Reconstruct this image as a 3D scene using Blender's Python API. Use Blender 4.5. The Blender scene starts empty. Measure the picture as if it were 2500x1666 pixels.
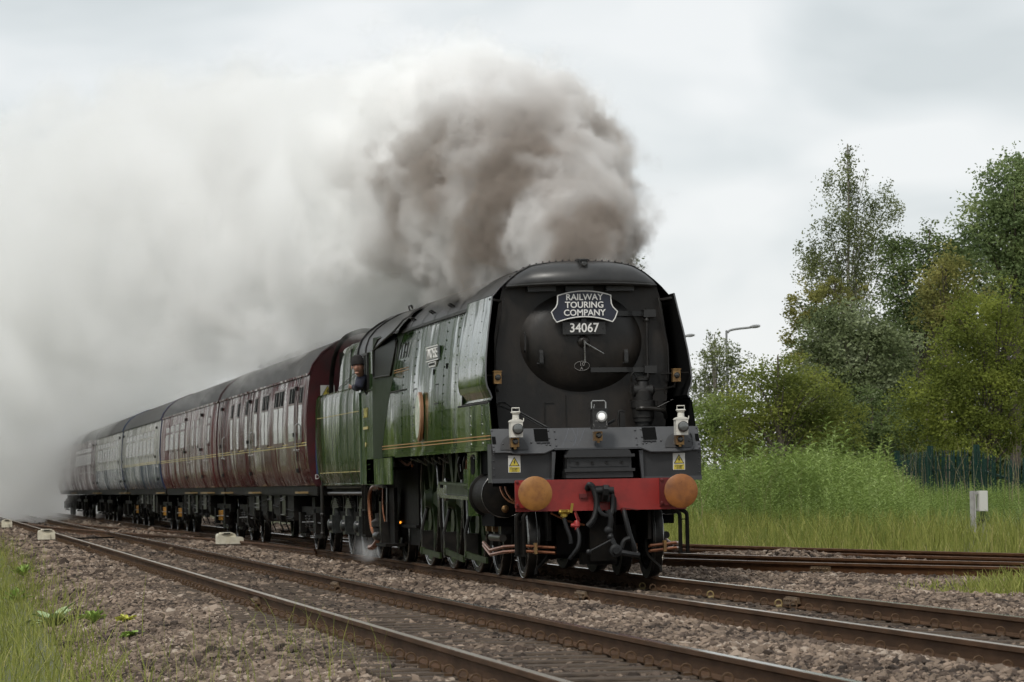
import bpy, bmesh, math, random
import numpy as np
from mathutils import Vector, Matrix
random.seed(11)
rng = np.random.default_rng(11)
PI = math.pi
scene = bpy.context.scene
COL = scene.collection

# ------------------------------------------------------------------ camera
# world: rail heads of the train's line at z = 0, train axis along +y (away), x to the right, buffers at y = 0
F_PX, YAW, PITCH, ROLL = 9027.2, 0.1592, 0.0385, -0.0172
CAM = np.array([-7.907, -42.355, 1.134])
FW = np.array([math.sin(YAW)*math.cos(PITCH), math.cos(YAW)*math.cos(PITCH), math.sin(PITCH)])
_r = np.array([math.cos(YAW), -math.sin(YAW), 0.0]); _u = np.cross(_r, FW)
RT = math.cos(ROLL)*_r + math.sin(ROLL)*_u
UP = -math.sin(ROLL)*_r + math.cos(ROLL)*_u
def at_depth(u, v, d):
    return CAM + d*(FW + RT*(u-1250)/F_PX - UP*(v-833)/F_PX)
cd = bpy.data.cameras.new('camera'); cam = bpy.data.objects.new('camera', cd); COL.objects.link(cam)
cd.sensor_fit = 'HORIZONTAL'; cd.sensor_width = 36; cd.lens = F_PX/2500*36
cd.clip_start = 0.5; cd.clip_end = 6000
cam.matrix_world = Matrix(((RT[0], UP[0], -FW[0], CAM[0]), (RT[1], UP[1], -FW[1], CAM[1]), (RT[2], UP[2], -FW[2], CAM[2]), (0, 0, 0, 1)))
cd.dof.use_dof = True; cd.dof.focus_distance = 44.0; cd.dof.aperture_fstop = 9.0
scene.camera = cam

# ------------------------------------------------------------------ sky, sun, exposure
SUN_EL, SUN_AZ = 52.0, 215.0            # azimuth measured clockwise from +y
world = bpy.data.worlds.new('World'); scene.world = world; world.use_nodes = True
nt = world.node_tree; nt.nodes.clear(); L = nt.links.new
def N(t, nodes=None, **k):
    n = (nodes or nt).nodes.new(t)
    for a, b in k.items(): setattr(n, a, b)
    return n
wo = N('ShaderNodeOutputWorld'); bg = N('ShaderNodeBackground'); L(bg.outputs[0], wo.inputs[0])
sky = N('ShaderNodeTexSky', sky_type='NISHITA', sun_disc=False, sun_elevation=math.radians(SUN_EL), sun_rotation=math.radians(SUN_AZ))
tc = N('ShaderNodeTexCoord')
sep = N('ShaderNodeSeparateXYZ'); L(tc.outputs['Generated'], sep.inputs[0])
mp = N('ShaderNodeMapping'); mp.inputs['Scale'].default_value = (1, 1, 2.2); mp.inputs['Location'].default_value = (0.31, 0.12, 0.05)
L(tc.outputs['Generated'], mp.inputs[0])
n1 = N('ShaderNodeTexNoise'); n1.inputs['Scale'].default_value = 12.0; n1.inputs['Detail'].default_value = 3.5; n1.inputs['Roughness'].default_value = .45; n1.inputs['Distortion'].default_value = .4
L(mp.outputs[0], n1.inputs[0])
cr = N('ShaderNodeValToRGB'); e = cr.color_ramp.elements
e[0].position = .36; e[0].color = (.455, .485, .495, 1); e[1].position = .64; e[1].color = (.615, .628, .632, 1)
em = cr.color_ramp.elements.new(.5); em.color = (.530, .555, .564, 1)
L(n1.outputs['Fac'], cr.inputs[0])
hz = N('ShaderNodeMapRange', interpolation_type='SMOOTHSTEP'); hz.inputs[1].default_value = .0; hz.inputs[2].default_value = .075; hz.inputs[3].default_value = .75; hz.inputs[4].default_value = 0
L(sep.outputs[2], hz.inputs[0])
mh = N('ShaderNodeMixRGB'); mh.inputs[2].default_value = (.655, .66, .66, 1); L(hz.outputs[0], mh.inputs[0]); L(cr.outputs[0], mh.inputs[1])
sk = N('ShaderNodeMixRGB', blend_type='MULTIPLY'); sk.inputs[0].default_value = 1; sk.inputs[2].default_value = (.08, .08, .08, 1); L(sky.outputs[0], sk.inputs[1])
mx = N('ShaderNodeMixRGB'); mx.inputs[0].default_value = .93; L(sk.outputs[0], mx.inputs[1]); L(mh.outputs[0], mx.inputs[2])
L(mx.outputs[0], bg.inputs[0]); bg.inputs[1].default_value = 1.0
sl = bpy.data.lights.new('sun', 'SUN'); sun = bpy.data.objects.new('sun', sl); COL.objects.link(sun)
sl.energy = 1.5; sl.angle = math.radians(14); sl.color = (1, .965, .9)
az, el = math.radians(SUN_AZ), math.radians(SUN_EL)
sdir = Vector((math.sin(az)*math.cos(el), math.cos(az)*math.cos(el), math.sin(el)))
sun.rotation_euler = sdir.to_track_quat('Z', 'Y').to_euler(); sun.location = (-20, -20, 40)
scene.view_settings.view_transform = 'Standard'; scene.view_settings.look = 'None'
scene.view_settings.exposure = 0.56; scene.view_settings.gamma = 1.0; scene.view_settings.use_curve_mapping = False
cy = scene.cycles
cy.use_denoising = True; cy.use_adaptive_sampling = True; cy.adaptive_threshold = .025; cy.adaptive_min_samples = 16; cy.max_bounces = 28; cy.diffuse_bounces = 3; cy.glossy_bounces = 3; cy.transmission_bounces = 3
cy.transparent_max_bounces = 6; cy.volume_bounces = 24; cy.volume_max_steps = 256; cy.volume_step_rate = 2.0
cy.caustics_reflective = False; cy.caustics_refractive = False; cy.sample_clamp_indirect = 4

# ------------------------------------------------------------------ materials
MATS = {}
def mat(name, col, rough=.5, metal=0.0, col2=None, scale=3.0, detail=4, bump=0.0, bscale=20.0, stretch=None, spec=.5, coat=0.0, bdist=.01, lo=.35, hi=.65, fine=None):
    m = bpy.data.materials.new(name); m.use_nodes = True; t = m.node_tree; t.nodes.clear(); l = t.links.new
    o = N('ShaderNodeOutputMaterial', t); b = N('ShaderNodeBsdfPrincipled', t); l(b.outputs[0], o.inputs[0])
    b.inputs['Base Color'].default_value = (*col, 1); b.inputs['Roughness'].default_value = rough; b.inputs['Metallic'].default_value = metal
    b.inputs['Specular IOR Level'].default_value = spec
    if coat: b.inputs['Coat Weight'].default_value = coat; b.inputs['Coat Roughness'].default_value = .06
    c = N('ShaderNodeTexCoord', t); vec = c.outputs['Object']
    if stretch:
        mp = N('ShaderNodeMapping', t); mp.inputs['Scale'].default_value = stretch; l(vec, mp.inputs[0]); vec = mp.outputs[0]
    if col2 is not None:
        n = N('ShaderNodeTexNoise', t); n.inputs['Scale'].default_value = scale; n.inputs['Detail'].default_value = detail; n.inputs['Roughness'].default_value = .6
        l(vec, n.inputs[0])
        mr = N('ShaderNodeMapRange', t); mr.inputs[1].default_value = lo; mr.inputs[2].default_value = hi; l(n.outputs['Fac'], mr.inputs[0])
        mc = N('ShaderNodeMixRGB', t); mc.inputs[1].default_value = (*col, 1); mc.inputs[2].default_value = (*col2, 1); l(mr.outputs[0], mc.inputs[0])
        l(mc.outputs[0], b.inputs['Base Color'])
        mr2 = N('ShaderNodeMapRange', t); mr2.inputs[3].default_value = max(.02, rough*.8); mr2.inputs[4].default_value = min(1, rough*1.25); l(n.outputs['Fac'], mr2.inputs[0]); l(mr2.outputs[0], b.inputs['Roughness'])
    if bump:
        n = N('ShaderNodeTexNoise', t); n.inputs['Scale'].default_value = bscale; n.inputs['Detail'].default_value = 3; l(vec, n.inputs[0])
        bp = N('ShaderNodeBump', t); bp.inputs['Strength'].default_value = bump; bp.inputs['Distance'].default_value = bdist; l(n.outputs['Fac'], bp.inputs['Height']); l(bp.outputs[0], b.inputs['Normal'])
    MATS[name] = m; return m
def tint_mat(name, stops, rough=.8, transl=0.0, bump=0, spec=.12):
    """colour picked per leaf or stone from a random 'tint' attribute"""
    m = bpy.data.materials.new(name); m.use_nodes = True; t = m.node_tree; t.nodes.clear(); l = t.links.new
    o = N('ShaderNodeOutputMaterial', t); b = N('ShaderNodeBsdfPrincipled', t)
    b.inputs['Roughness'].default_value = rough; b.inputs['Specular IOR Level'].default_value = spec
    a = N('ShaderNodeAttribute', t); a.attribute_name = 'tint'
    r = N('ShaderNodeValToRGB', t); l(a.outputs['Fac'], r.inputs[0])
    els = r.color_ramp.elements
    while len(els) < len(stops): els.new(.5)
    for i, (p, c) in enumerate(stops): els[i].position = p; els[i].color = (*c, 1)
    l(r.outputs[0], b.inputs['Base Color'])
    if bump:
        c = N('ShaderNodeTexCoord', t); n = N('ShaderNodeTexNoise', t); n.inputs['Scale'].default_value = 60; l(c.outputs['Object'], n.inputs[0])
        bp = N('ShaderNodeBump', t); bp.inputs['Strength'].default_value = bump; bp.inputs['Distance'].default_value = .01; l(n.outputs['Fac'], bp.inputs['Height']); l(bp.outputs[0], b.inputs['Normal'])
    if transl:
        tr = N('ShaderNodeBsdfTranslucent', t); l(r.outputs[0], tr.inputs[0]); ms = N('ShaderNodeMixShader', t); ms.inputs[0].default_value = transl
        l(b.outputs[0], ms.inputs[1]); l(tr.outputs[0], ms.inputs[2]); l(ms.outputs[0], o.inputs[0])
    else: l(b.outputs[0], o.inputs[0])
    MATS[name] = m; return m
def paint(name, col, rough=.12, wave=.35, streak=(3.2, 3.2, .35), col2=None, dull=.45, spec=.5, coat=0.0, reflect_dim=None):
    """old gloss paint on slightly buckled sheets: rain-streaked, part dulled"""
    m = mat(name, col, rough, spec=spec, coat=coat); t = m.node_tree; l = t.links.new; b = [n for n in t.nodes if n.type == 'BSDF_PRINCIPLED'][0]
    c = N('ShaderNodeTexCoord', t)
    mp1 = N('ShaderNodeMapping', t); mp1.inputs['Scale'].default_value = streak; l(c.outputs['Object'], mp1.inputs[0])
    n1 = N('ShaderNodeTexNoise', t); n1.inputs['Scale'].default_value = 1.0; n1.inputs['Detail'].default_value = 4; l(mp1.outputs[0], n1.inputs[0])
    mp2 = N('ShaderNodeMapping', t); mp2.inputs['Scale'].default_value = (1, .38, .95); l(c.outputs['Object'], mp2.inputs[0])
    n2 = N('ShaderNodeTexNoise', t); n2.inputs['Scale'].default_value = 1.0; n2.inputs['Detail'].default_value = 1.5; l(mp2.outputs[0], n2.inputs[0])
    b1 = N('ShaderNodeBump', t); b1.inputs['Strength'].default_value = wave*2.0; b1.inputs['Distance'].default_value = .05; l(n2.outputs['Fac'], b1.inputs['Height'])
    b2 = N('ShaderNodeBump', t); b2.inputs['Strength'].default_value = wave*.14; b2.inputs['Distance'].default_value = .006; l(n1.outputs['Fac'], b2.inputs['Height']); l(b1.outputs[0], b2.inputs['Normal'])
    l(b2.outputs[0], b.inputs['Normal'])
    mr = N('ShaderNodeMapRange', t); mr.inputs[1].default_value = .42; mr.inputs[2].default_value = .7; mr.inputs[3].default_value = rough; mr.inputs[4].default_value = dull; l(n1.outputs['Fac'], mr.inputs[0]); l(mr.outputs[0], b.inputs['Roughness'])
    # oily and dulled runs: long vertical streaks in broad patches
    mp3 = N('ShaderNodeMapping', t); mp3.inputs['Scale'].default_value = (1.5, 1.5, .28); mp3.inputs['Location'].default_value = (3, 1, 7); l(c.outputs['Object'], mp3.inputs[0])
    n3 = N('ShaderNodeTexNoise', t); n3.inputs['Scale'].default_value = 1.0; n3.inputs['Detail'].default_value = 5; n3.inputs['Roughness'].default_value = .65; l(mp3.outputs[0], n3.inputs[0])
    mp4 = N('ShaderNodeMapping', t); mp4.inputs['Scale'].default_value = (.3, .3, .5); l(c.outputs['Object'], mp4.inputs[0])
    n4 = N('ShaderNodeTexNoise', t); n4.inputs['Scale'].default_value = 1.0; n4.inputs['Detail'].default_value = 2; l(mp4.outputs[0], n4.inputs[0])
    ad = N('ShaderNodeMath', t, operation='ADD'); l(n3.outputs['Fac'], ad.inputs[0]); l(n4.outputs['Fac'], ad.inputs[1])
    if reflect_dim:      # gloss cut towards one end, standing in for a darker reflection
        sy = N('ShaderNodeSeparateXYZ', t); l(c.outputs['Object'], sy.inputs[0]); wy = N('ShaderNodeMapRange', t, interpolation_type='SMOOTHSTEP'); l(sy.outputs[1], wy.inputs[0])
        for i_, q_ in enumerate((reflect_dim[0], reflect_dim[1], 0.0, reflect_dim[2])): wy.inputs[i_+1].default_value = q_
        a2 = N('ShaderNodeMath', t, operation='ADD'); l(ad.outputs[0], a2.inputs[0]); l(wy.outputs[0], a2.inputs[1]); ad = a2
    for sock, hi_, lo_ in (('Specular IOR Level', spec, spec*.02), ('Coat Weight', coat, 0.0)):
        ms = N('ShaderNodeMapRange', t, interpolation_type='SMOOTHSTEP'); ms.inputs[1].default_value = .96; ms.inputs[2].default_value = 1.02; ms.inputs[3].default_value = hi_; ms.inputs[4].default_value = lo_; l(ad.outputs[0], ms.inputs[0]); l(ms.outputs[0], b.inputs[sock])
    mc = N('ShaderNodeMixRGB', t); mc.inputs[1].default_value = (*col, 1); mc.inputs[2].default_value = (*(col2 or [x*1.5+.01 for x in col]), 1)
    mr3 = N('ShaderNodeMapRange', t); mr3.inputs[1].default_value = .45; mr3.inputs[2].default_value = .75; l(n1.outputs['Fac'], mr3.inputs[0]); l(mr3.outputs[0], mc.inputs[0]); l(mc.outputs[0], b.inputs['Base Color'])
    return m
paint('green', (.018, .035, .011), .05, .34, dull=.30, spec=.6, coat=.25, reflect_dim=(6.0, 9.0, .11))
paint('tender_green', (.021, .038, .011), .10, .38, spec=.45, coat=.1)
mat('wheel_green', (.026, .040, .014), .38, col2=(.012, .017, .008), scale=6, spec=.16)
paint('maroon', (.052, .0095, .0105), .12, .25, spec=.17)
paint('maroon2', (.072, .012, .0135), .12, .25, spec=.17)
mat('maroon_end', (.055, .006, .008), .35, col2=(.03, .006, .007), scale=4)
paint('coach_blue', (.040, .052, .070), .13, .22, spec=.25)
paint('coach_grey', (.27, .262, .24), .2, .2, spec=.25)
mat('blue_end', (.012, .03, .085), .35)
mat('black', (.0085, .0078, .0072), .5, col2=(.016, .0145, .013), scale=5, bump=.15, bscale=18, spec=.35)
mat('smokebox', (.0068, .0058, .0050), .46, col2=(.026, .0195, .0145), scale=2.6, lo=.42, hi=.75, bump=.18, bscale=22, spec=.42, stretch=(1, 1, .6))
mat('roof_black', (.012, .0115, .011), .42, col2=(.030, .028, .027), scale=3, bump=.2, bscale=9, stretch=(1, 3, 1))
mat('cowl', (.016, .0158, .0155), .36, col2=(.03, .029, .028), scale=4, bump=.12, bscale=10)
mat('panel', (.042, .043, .046), .42, col2=(.056, .057, .060), scale=4, bump=.08, bscale=12)  # paler than the lower sheets: extra light on the sloping ones is painted in
mat('panel_low', (.0165, .0165, .0172), .5, col2=(.024, .024, .025), scale=4)
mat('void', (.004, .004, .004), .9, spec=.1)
mat('frame_dark', (.0060, .0056, .0052), .6, col2=(.012, .010, .008), scale=8, bump=.2, bscale=30, spec=.08)
mat('greasy', (.010, .0097, .009), .32, col2=(.024, .021, .018), scale=9, spec=.2)
mat('green_shade', (.016, .026, .010), .55, col2=(.022, .032, .014), scale=3, spec=.15)  # darker matt green standing in for the slanted cab sheet's weak reflection
mat('cab_glass', (.0035, .004, .0038), .35, spec=.06)
mat('beam_red', (.25, .021, .017), .42, col2=(.13, .014, .012), scale=4, lo=.45, hi=.8, bump=.06, bscale=8)
mat('dark_red', (.10, .012, .011), .45)
mat('ochre', (.28, .12, .023), .5, col2=(.17, .062, .013), scale=8, lo=.42, hi=.75, bump=.1, bscale=60)
mat('orange_rust', (.25, .088, .017), .5, col2=(.13, .042, .011), scale=8, lo=.42, hi=.75, bump=.1, bscale=60)
mat('speck', (.09, .03, .01), .7)
mat('white_lamp', (.62, .60, .54), .5, col2=(.44, .41, .35), scale=14, lo=.5, hi=.8)
mat('brass', (.30, .18, .07), .42, .7, col2=(.16, .09, .04), scale=12)
mat('bright_brass', (.36, .25, .05), .38, .8)
mat('copper', (.36, .15, .075), .28, .9, col2=(.20, .085, .05), scale=10)
mat('steel', (.30, .30, .29), .25, .9, col2=(.14, .135, .13), scale=9)
mat('lens_dark', (.03, .03, .028), .06)
mat('gold_line', (.42, .19, .04), .4)
mat('yellow_line', (.50, .40, .15), .4)
mat('white_paint', (.68, .67, .63), .5)
mat('letter', (.72, .71, .68), .45)
mat('cab_yellow', (.62, .52, .10), .45)
mat('headboard', (.012, .014, .026), .35, col2=(.018, .021, .036), scale=6)
mat('plate_black', (.017, .0165, .016), .45)
mat('sign_white', (.55, .54, .50), .5); mat('sign_yellow', (.50, .40, .05), .5); mat('sign_black', (.012, .012, .012), .6)
mat('rubber', (.010, .0102, .0105), .5, spec=.3)
mat('red_valve', (.30, .025, .022), .45)
mat('enamel', (.34, .42, .33), .25, col2=(.52, .50, .40), scale=9)
mat('emblem_rim', (.40, .21, .12), .3, .6)
mat('nameplate', (.10, .11, .115), .4)
mat('glass', (.012, .014, .014), .04, spec=.8)
mat('coach_glass', (.02, .022, .022), .03, spec=.4)
mat('alu', (.42, .42, .41), .35, .8)
mat('coach_roof', (.035, .033, .031), .6, col2=(.055, .05, .047), scale=1.2, stretch=(1, 3, 1), bump=.15, bscale=4)
mat('coal', (.008, .008, .009), .3, bump=.3)
mat('step_wood', (.22, .15, .06), .7)
mat('yellow_spring', (.50, .24, .02), .5); mat('blue_cyl', (.012, .05, .22), .4)
mat('rail_side', (.085, .045, .023), .8, col2=(.052, .029, .016), scale=5, bump=.2, bscale=60, stretch=(1, .3, 1), spec=.15)
mat('rail_top', (.62, .59, .55), .16, 1.0, col2=(.42, .38, .33), scale=2, stretch=(8, .25, 1), lo=.3, hi=.7)
mat('rail_top_worn', (.46, .40, .32), .28, .95, col2=(.30, .24, .17), scale=2, stretch=(6, .3, 1))
mat('rail_rust', (.115, .055, .025), .6, col2=(.075, .036, .018), scale=4, bump=.2, bscale=50, spec=.2)
mat('clip', (.090, .054, .029), .75, col2=(.07, .042, .024), scale=14, spec=.2)
mat('clip_yellow', (.22, .16, .065), .7)
mat('joint', (.13, .085, .045), .7, col2=(.08, .05, .03), scale=12)
mat('sleeper', (.105, .080, .060), .95, spec=.1, col2=(.05, .040, .033), scale=6, bump=.5, bscale=30, stretch=(1, 8, 4))
mat('box_cream', (.66, .62, .50), .7, col2=(.54, .49, .38), scale=8, bump=.1)
mat('relay_grey', (.56, .55, .52), .55); mat('post_grey', (.38, .37, .36), .6, col2=(.30, .29, .28), scale=9)
mat('fence_green', (.008, .040, .030), .5, col2=(.012, .03, .022), scale=6, spec=.3)
mat('bark', (.075, .060, .045), .9, col2=(.13, .11, .09), scale=8, bump=.5)
mat('bark_pale', (.30, .28, .24), .8, col2=(.12, .10, .085), scale=7, bump=.3)
mat('lamp_metal', (.20, .205, .205), .5)
mat('skin', (.42, .235, .17), .55, col2=(.36, .17, .12), scale=18)
mat('cap_black', (.013, .011, .011), .9, bump=.3, bscale=120); mat('navy', (.012, .014, .028), .85, bump=.3, bscale=60)
mat('soil', (.10, .085, .062), .95, col2=(.06, .052, .038), scale=3, bump=.4)
mat('ballast_bed', (.19, .145, .112), .95, col2=(.10, .078, .062), scale=14, detail=6, bump=1.0, bscale=26, bdist=.05)
mat('grass_ground', (.10, .105, .036), .95, col2=(.06, .065, .025), scale=1.5, bump=.4)

# ------------------------------------------------------------------ mesh helpers
class MB:
    def __init__(s): s.v = []; s.f = []
    def add(s, v, f):
        n = len(s.v); s.v += [tuple(map(float, p)) for p in v]; s.f += [tuple(i+n for i in q) for q in f]; return s
    def box(s, x0, x1, y0, y1, z0, z1):
        v = [(x, y, z) for z in (z0, z1) for y in (y0, y1) for x in (x0, x1)]
        return s.add(v, [(0, 2, 3, 1), (4, 5, 7, 6), (0, 1, 5, 4), (2, 6, 7, 3), (0, 4, 6, 2), (1, 3, 7, 5)])
    def cbox(s, c, h): return s.box(c[0]-h[0], c[0]+h[0], c[1]-h[1], c[1]+h[1], c[2]-h[2], c[2]+h[2])
    def bar(s, p0, p1, w, h, up=(0, 0, 1)):
        p0, p1 = Vector(p0), Vector(p1); d = (p1-p0).normalized(); sd = d.cross(Vector(up)).normalized(); u = sd.cross(d)
        v = [p+sd*a*w/2+u*b*h/2 for p in (p0, p1) for a, b in ((-1, -1), (1, -1), (1, 1), (-1, 1))]
        return s.add(v, [(3, 2, 1, 0), (4, 5, 6, 7), (0, 1, 5, 4), (1, 2, 6, 5), (2, 3, 7, 6), (3, 0, 4, 7)])
    def tube(s, pts, r, n=8, cap=True):
        pts = [Vector(p) for p in pts]; rs = r if isinstance(r, (list, tuple)) else [r]*len(pts); V = []; prev = None
        for i, p in enumerate(pts):
            d = (pts[min(i+1, len(pts)-1)]-pts[max(i-1, 0)]).normalized()
            if prev is None: a = d.orthogonal().normalized()
            else: a = (prev-d*prev.dot(d)).normalized()
            prev = a; b = d.cross(a)
            V += [p+(a*math.cos(2*PI*k/n)+b*math.sin(2*PI*k/n))*rs[i] for k in range(n)]
        Fc = [(i*n+k, i*n+(k+1) % n, (i+1)*n+(k+1) % n, (i+1)*n+k) for i in range(len(pts)-1) for k in range(n)]
        if cap: Fc += [tuple(range(n-1, -1, -1)), tuple((len(pts)-1)*n+k for k in range(n))]
        return s.add(V, Fc)
    def lathe(s, o, axis, prof, n=24, sx=1.0, sz=1.0, cap=True):
        """prof: (radius, distance along axis) pairs"""
        o = Vector(o); d = Vector(axis).normalized()
        a = Vector((1, 0, 0)) if abs(d.x) < .9 else Vector((0, 1, 0)); a = (a-d*a.dot(d)).normalized(); b = d.cross(a); V = []
        for r, h in prof: V += [o+d*h+a*math.cos(2*PI*k/n)*r*sx+b*math.sin(2*PI*k/n)*r*sz for k in range(n)]
        Fc = [(i*n+k, i*n+(k+1) % n, (i+1)*n+(k+1) % n, (i+1)*n+k) for i in range(len(prof)-1) for k in range(n)]
        if cap: Fc += [tuple(range(n-1, -1, -1)), tuple((len(prof)-1)*n+k for k in range(n))]
        else: Fc += [((len(prof)-1)*n+k, (len(prof)-1)*n+(k+1) % n, (k+1) % n, k) for k in range(n)]
        return s.add(V, Fc)
    def prism(s, poly, ax, t0, t1):
        """poly: 2D outline; ax the extrusion axis; the other two axes keep x<y<z order"""
        def P(a, b, t): return {'x': (t, a, b), 'y': (a, t, b), 'z': (a, b, t)}[ax]
        n = len(poly); V = [P(a, b, t0) for a, b in poly]+[P(a, b, t1) for a, b in poly]
        return s.add(V, [tuple(range(n-1, -1, -1)), tuple(range(n, 2*n))]+[(i, (i+1) % n, n+(i+1) % n, n+i) for i in range(n)])
    def grid(s, fn, us, vs, flip=False):
        nu, nv = len(us), len(vs); V = [fn(u, v) for u in us for v in vs]
        Fc = [(i*nv+j, (i+1)*nv+j, (i+1)*nv+j+1, i*nv+j+1) for i in range(nu-1) for j in range(nv-1)]
        if flip: Fc = [q[::-1] for q in Fc]
        return s.add(V, Fc)
    def ball(s, c, r, nu=12, nv=8):
        r = (r, r, r) if isinstance(r, (int, float)) else r
        V = [(c[0]+r[0]*math.sin(PI*j/nv)*math.cos(2*PI*i/nu), c[1]+r[1]*math.sin(PI*j/nv)*math.sin(2*PI*i/nu), c[2]+r[2]*math.cos(PI*j/nv)) for j in range(nv+1) for i in range(nu)]
        return s.add(V, [(j*nu+i, (j+1)*nu+i, (j+1)*nu+(i+1) % nu, j*nu+(i+1) % nu) for j in range(nv) for i in range(nu)])
    def mesh(s, name, m, smooth=30):
        me = bpy.data.meshes.new(name); me.from_pydata(s.v, [], s.f); me.materials.append(MATS[m]); me.validate(); me.update()
        b = bmesh.new(); b.from_mesh(me); bmesh.ops.remove_doubles(b, verts=b.verts, dist=1e-5); bmesh.ops.recalc_face_normals(b, faces=b.faces); b.to_mesh(me); b.free()
        if smooth: me.shade_smooth(); me.set_sharp_from_angle(angle=math.radians(smooth))
        return me
    def build(s, name, m, parent=None, smooth=30):
        o = link(name, s.mesh(name, m, smooth), parent)
        if name in ('rivet_row', 'bolt_row', 'rust_speck', 'paint_chip', 'chalk_scrawl'): o['kind'] = 'stuff'
        return o
def link(name, me, parent=None, loc=None):
    o = bpy.data.objects.new(name, me); COL.objects.link(o)
    if loc is not None: o.location = loc
    if parent is not None:
        o.parent = parent; o.matrix_parent_inverse = wm(parent).inverted()
    return o
def wm(o):
    m = Matrix.LocRotScale(o.location, o.rotation_euler, o.scale)
    return wm(o.parent) @ o.matrix_parent_inverse @ m if o.parent else m
def tag(o, label, cat, group=None, kind=None):
    o['label'] = label; o['category'] = cat
    if group: o['group'] = group
    if kind: o['kind'] = kind
    return o
def struct(o): o['kind'] = 'structure'; return o
def thing(name, loc, label, cat, group=None, rz=0):
    o = bpy.data.objects.new(name, None); COL.objects.link(o); o.location = loc; o.rotation_euler = (0, 0, rz); o.empty_display_size = .2
    return tag(o, label, cat, group)
def copy_part(src, parent, loc, rot=None, scale=None):
    o = src.copy(); COL.objects.link(o); o.parent = parent; o.matrix_parent_inverse = wm(parent).inverted() if parent else Matrix()
    o.location = loc
    if rot is not None: o.rotation_euler = rot
    if scale is not None: o.scale = scale
    return o
def np_mesh(name, V, Fq, m, tint=None, smooth=False):
    """big meshes straight from arrays; all faces have the same number of corners"""
    me = bpy.data.meshes.new(name); V = np.asarray(V, np.float32); Fq = np.asarray(Fq, np.int32); k = Fq.shape[1]
    me.vertices.add(len(V)); me.vertices.foreach_set('co', V.ravel())
    me.loops.add(Fq.size); me.loops.foreach_set('vertex_index', Fq.ravel())
    me.polygons.add(len(Fq)); me.polygons.foreach_set('loop_start', np.arange(0, Fq.size, k, dtype=np.int32))
    me.materials.append(MATS[m])
    if tint is not None:
        a = me.attributes.new('tint', 'FLOAT', 'POINT'); a.data.foreach_set('value', np.asarray(tint, np.float32))
    me.update(calc_edges=True)
    me.polygons.foreach_set('use_smooth', np.full(len(Fq), smooth))
    return me
def text_mesh(txt, size, m, depth=.006, align='CENTER', bold=0.0):
    c = bpy.data.curves.new('lettering', 'FONT'); c.body = txt; c.size = size; c.align_x = align; c.align_y = 'CENTER'; c.extrude = depth; c.offset = bold; c.resolution_u = 3
    o = bpy.data.objects.new('lettering', c); COL.objects.link(o)
    me = bpy.data.meshes.new_from_object(o.evaluated_get(bpy.context.evaluated_depsgraph_get()))
    bpy.data.objects.remove(o); bpy.data.curves.remove(c); me.materials.clear(); me.materials.append(MATS[m]); return me
FRONT = (PI/2, 0, 0)                 # text plane facing -y
LEFT = (PI/2, 0, -PI/2)              # text plane facing -x
def lettering(txt, size, m, loc, rot, parent, name='lettering', sx=1.0, **k):
    me = text_mesh(txt, size, m, **k); o = bpy.data.objects.new(name, me); COL.objects.link(o)
    o.parent = parent; o.matrix_parent_inverse = wm(parent).inverted(); o.location = loc; o.rotation_euler = rot; o.scale = (sx, 1, 1); return o
def lerp(pts, t):
    xs = [p[0] for p in pts]; return [float(np.interp(t, xs, [p[i] for p in pts])) for i in range(1, len(pts[0]))]
def spline(pts, n=6):
    P = [Vector(p) for p in pts]; out = []
    for i in range(len(P)-1):
        a, b, c, d = P[max(i-1, 0)], P[i], P[i+1], P[min(i+2, len(P)-1)]
        for k in range(n):
            t = k/n; out.append(.5*((2*b)+(c-a)*t+(2*a-5*b+4*c-d)*t*t+(3*b-a-3*c+d)*t**3))
    return out+[P[-1]]
# ------------------------------------------------------------------ ground, ballast and tracks
NEAR_X = -3.53
PROF = [(-60, -.8), (-9, -.75), (-7.0, -.62), (-6.2, -.45), (-5.5, -.24), (-5.0, -.20), (-4.1, -.195), (-3.5, -.205), (-2.75, -.195), (-2.3, -.165), (-1.75, -.115), (-1.2, -.135), (-.8, -.19), (0, -.205), (.8, -.19), (1.3, -.15), (2.2, -.13), (4, -.15), (60, -.2)]
CA = [(-30, 15.0), (-6, 10.7), (0, 9.2), (4.5, 8.05), (9, 7.0), (14.9, 5.9), (17.9, 5.43), (22.1, 4.85), (34, 3.6), (60, 2.4)]     # centre lines of the diverging lines: (y, x)
CB = [(-30, 22.0), (-6, 9.6), (-2, 7.6), (1.5, 6.2), (3.6, 5.43), (7.8, 4.28), (14.2, 3.02), (22, 1.75), (32, .75), (44, .2)]
CX = [(24, 0.0), (34, -.22), (44, -.7), (57, -1.77), (70, -2.62), (82, -3.2), (96, -3.53)]
def cen(C, y): return np.interp(y, [c[0] for c in C], [c[1] for c in C])
def zbed(x, y):
    x = np.asarray(x, float); y = np.asarray(y, float)
    z = np.interp(x, [p[0] for p in PROF], [p[1] for p in PROF])
    z = z+.018*np.sin(x*3.1+y*.7)*np.sin(y*1.3-x)+.012*np.sin(y*2.9+x*5)
    a, b = cen(CA, y), cen(CB, y)
    w = np.clip((y+6)/8, 0, 1)*np.clip((46-y)/10, 0, 1)
    for c in (a, b):     # keep the stone below the rails of the diverging lines
        z = np.where((np.abs(x-c) < 1.0) & (w > 0), np.minimum(z, -.17), z)
    mid = (a+b)/2
    z = z+.17*np.exp(-((x-mid)/.42)**2)*np.exp(-((y-12)/4.5)**2)
    # land rises gently on the far side of the lines
    side = x-(a+1.7)
    z = z+np.where((side > 0) & (y > -6), np.clip(side*.05, 0, .5), 0)
    return z
b = MB(); ys = [-3000, -400, -120, -60, 60, 130, 250, 600, 1500, 5000]; xs = [-4000, -900, -200, -60, 60, 200, 900, 4000]
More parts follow.
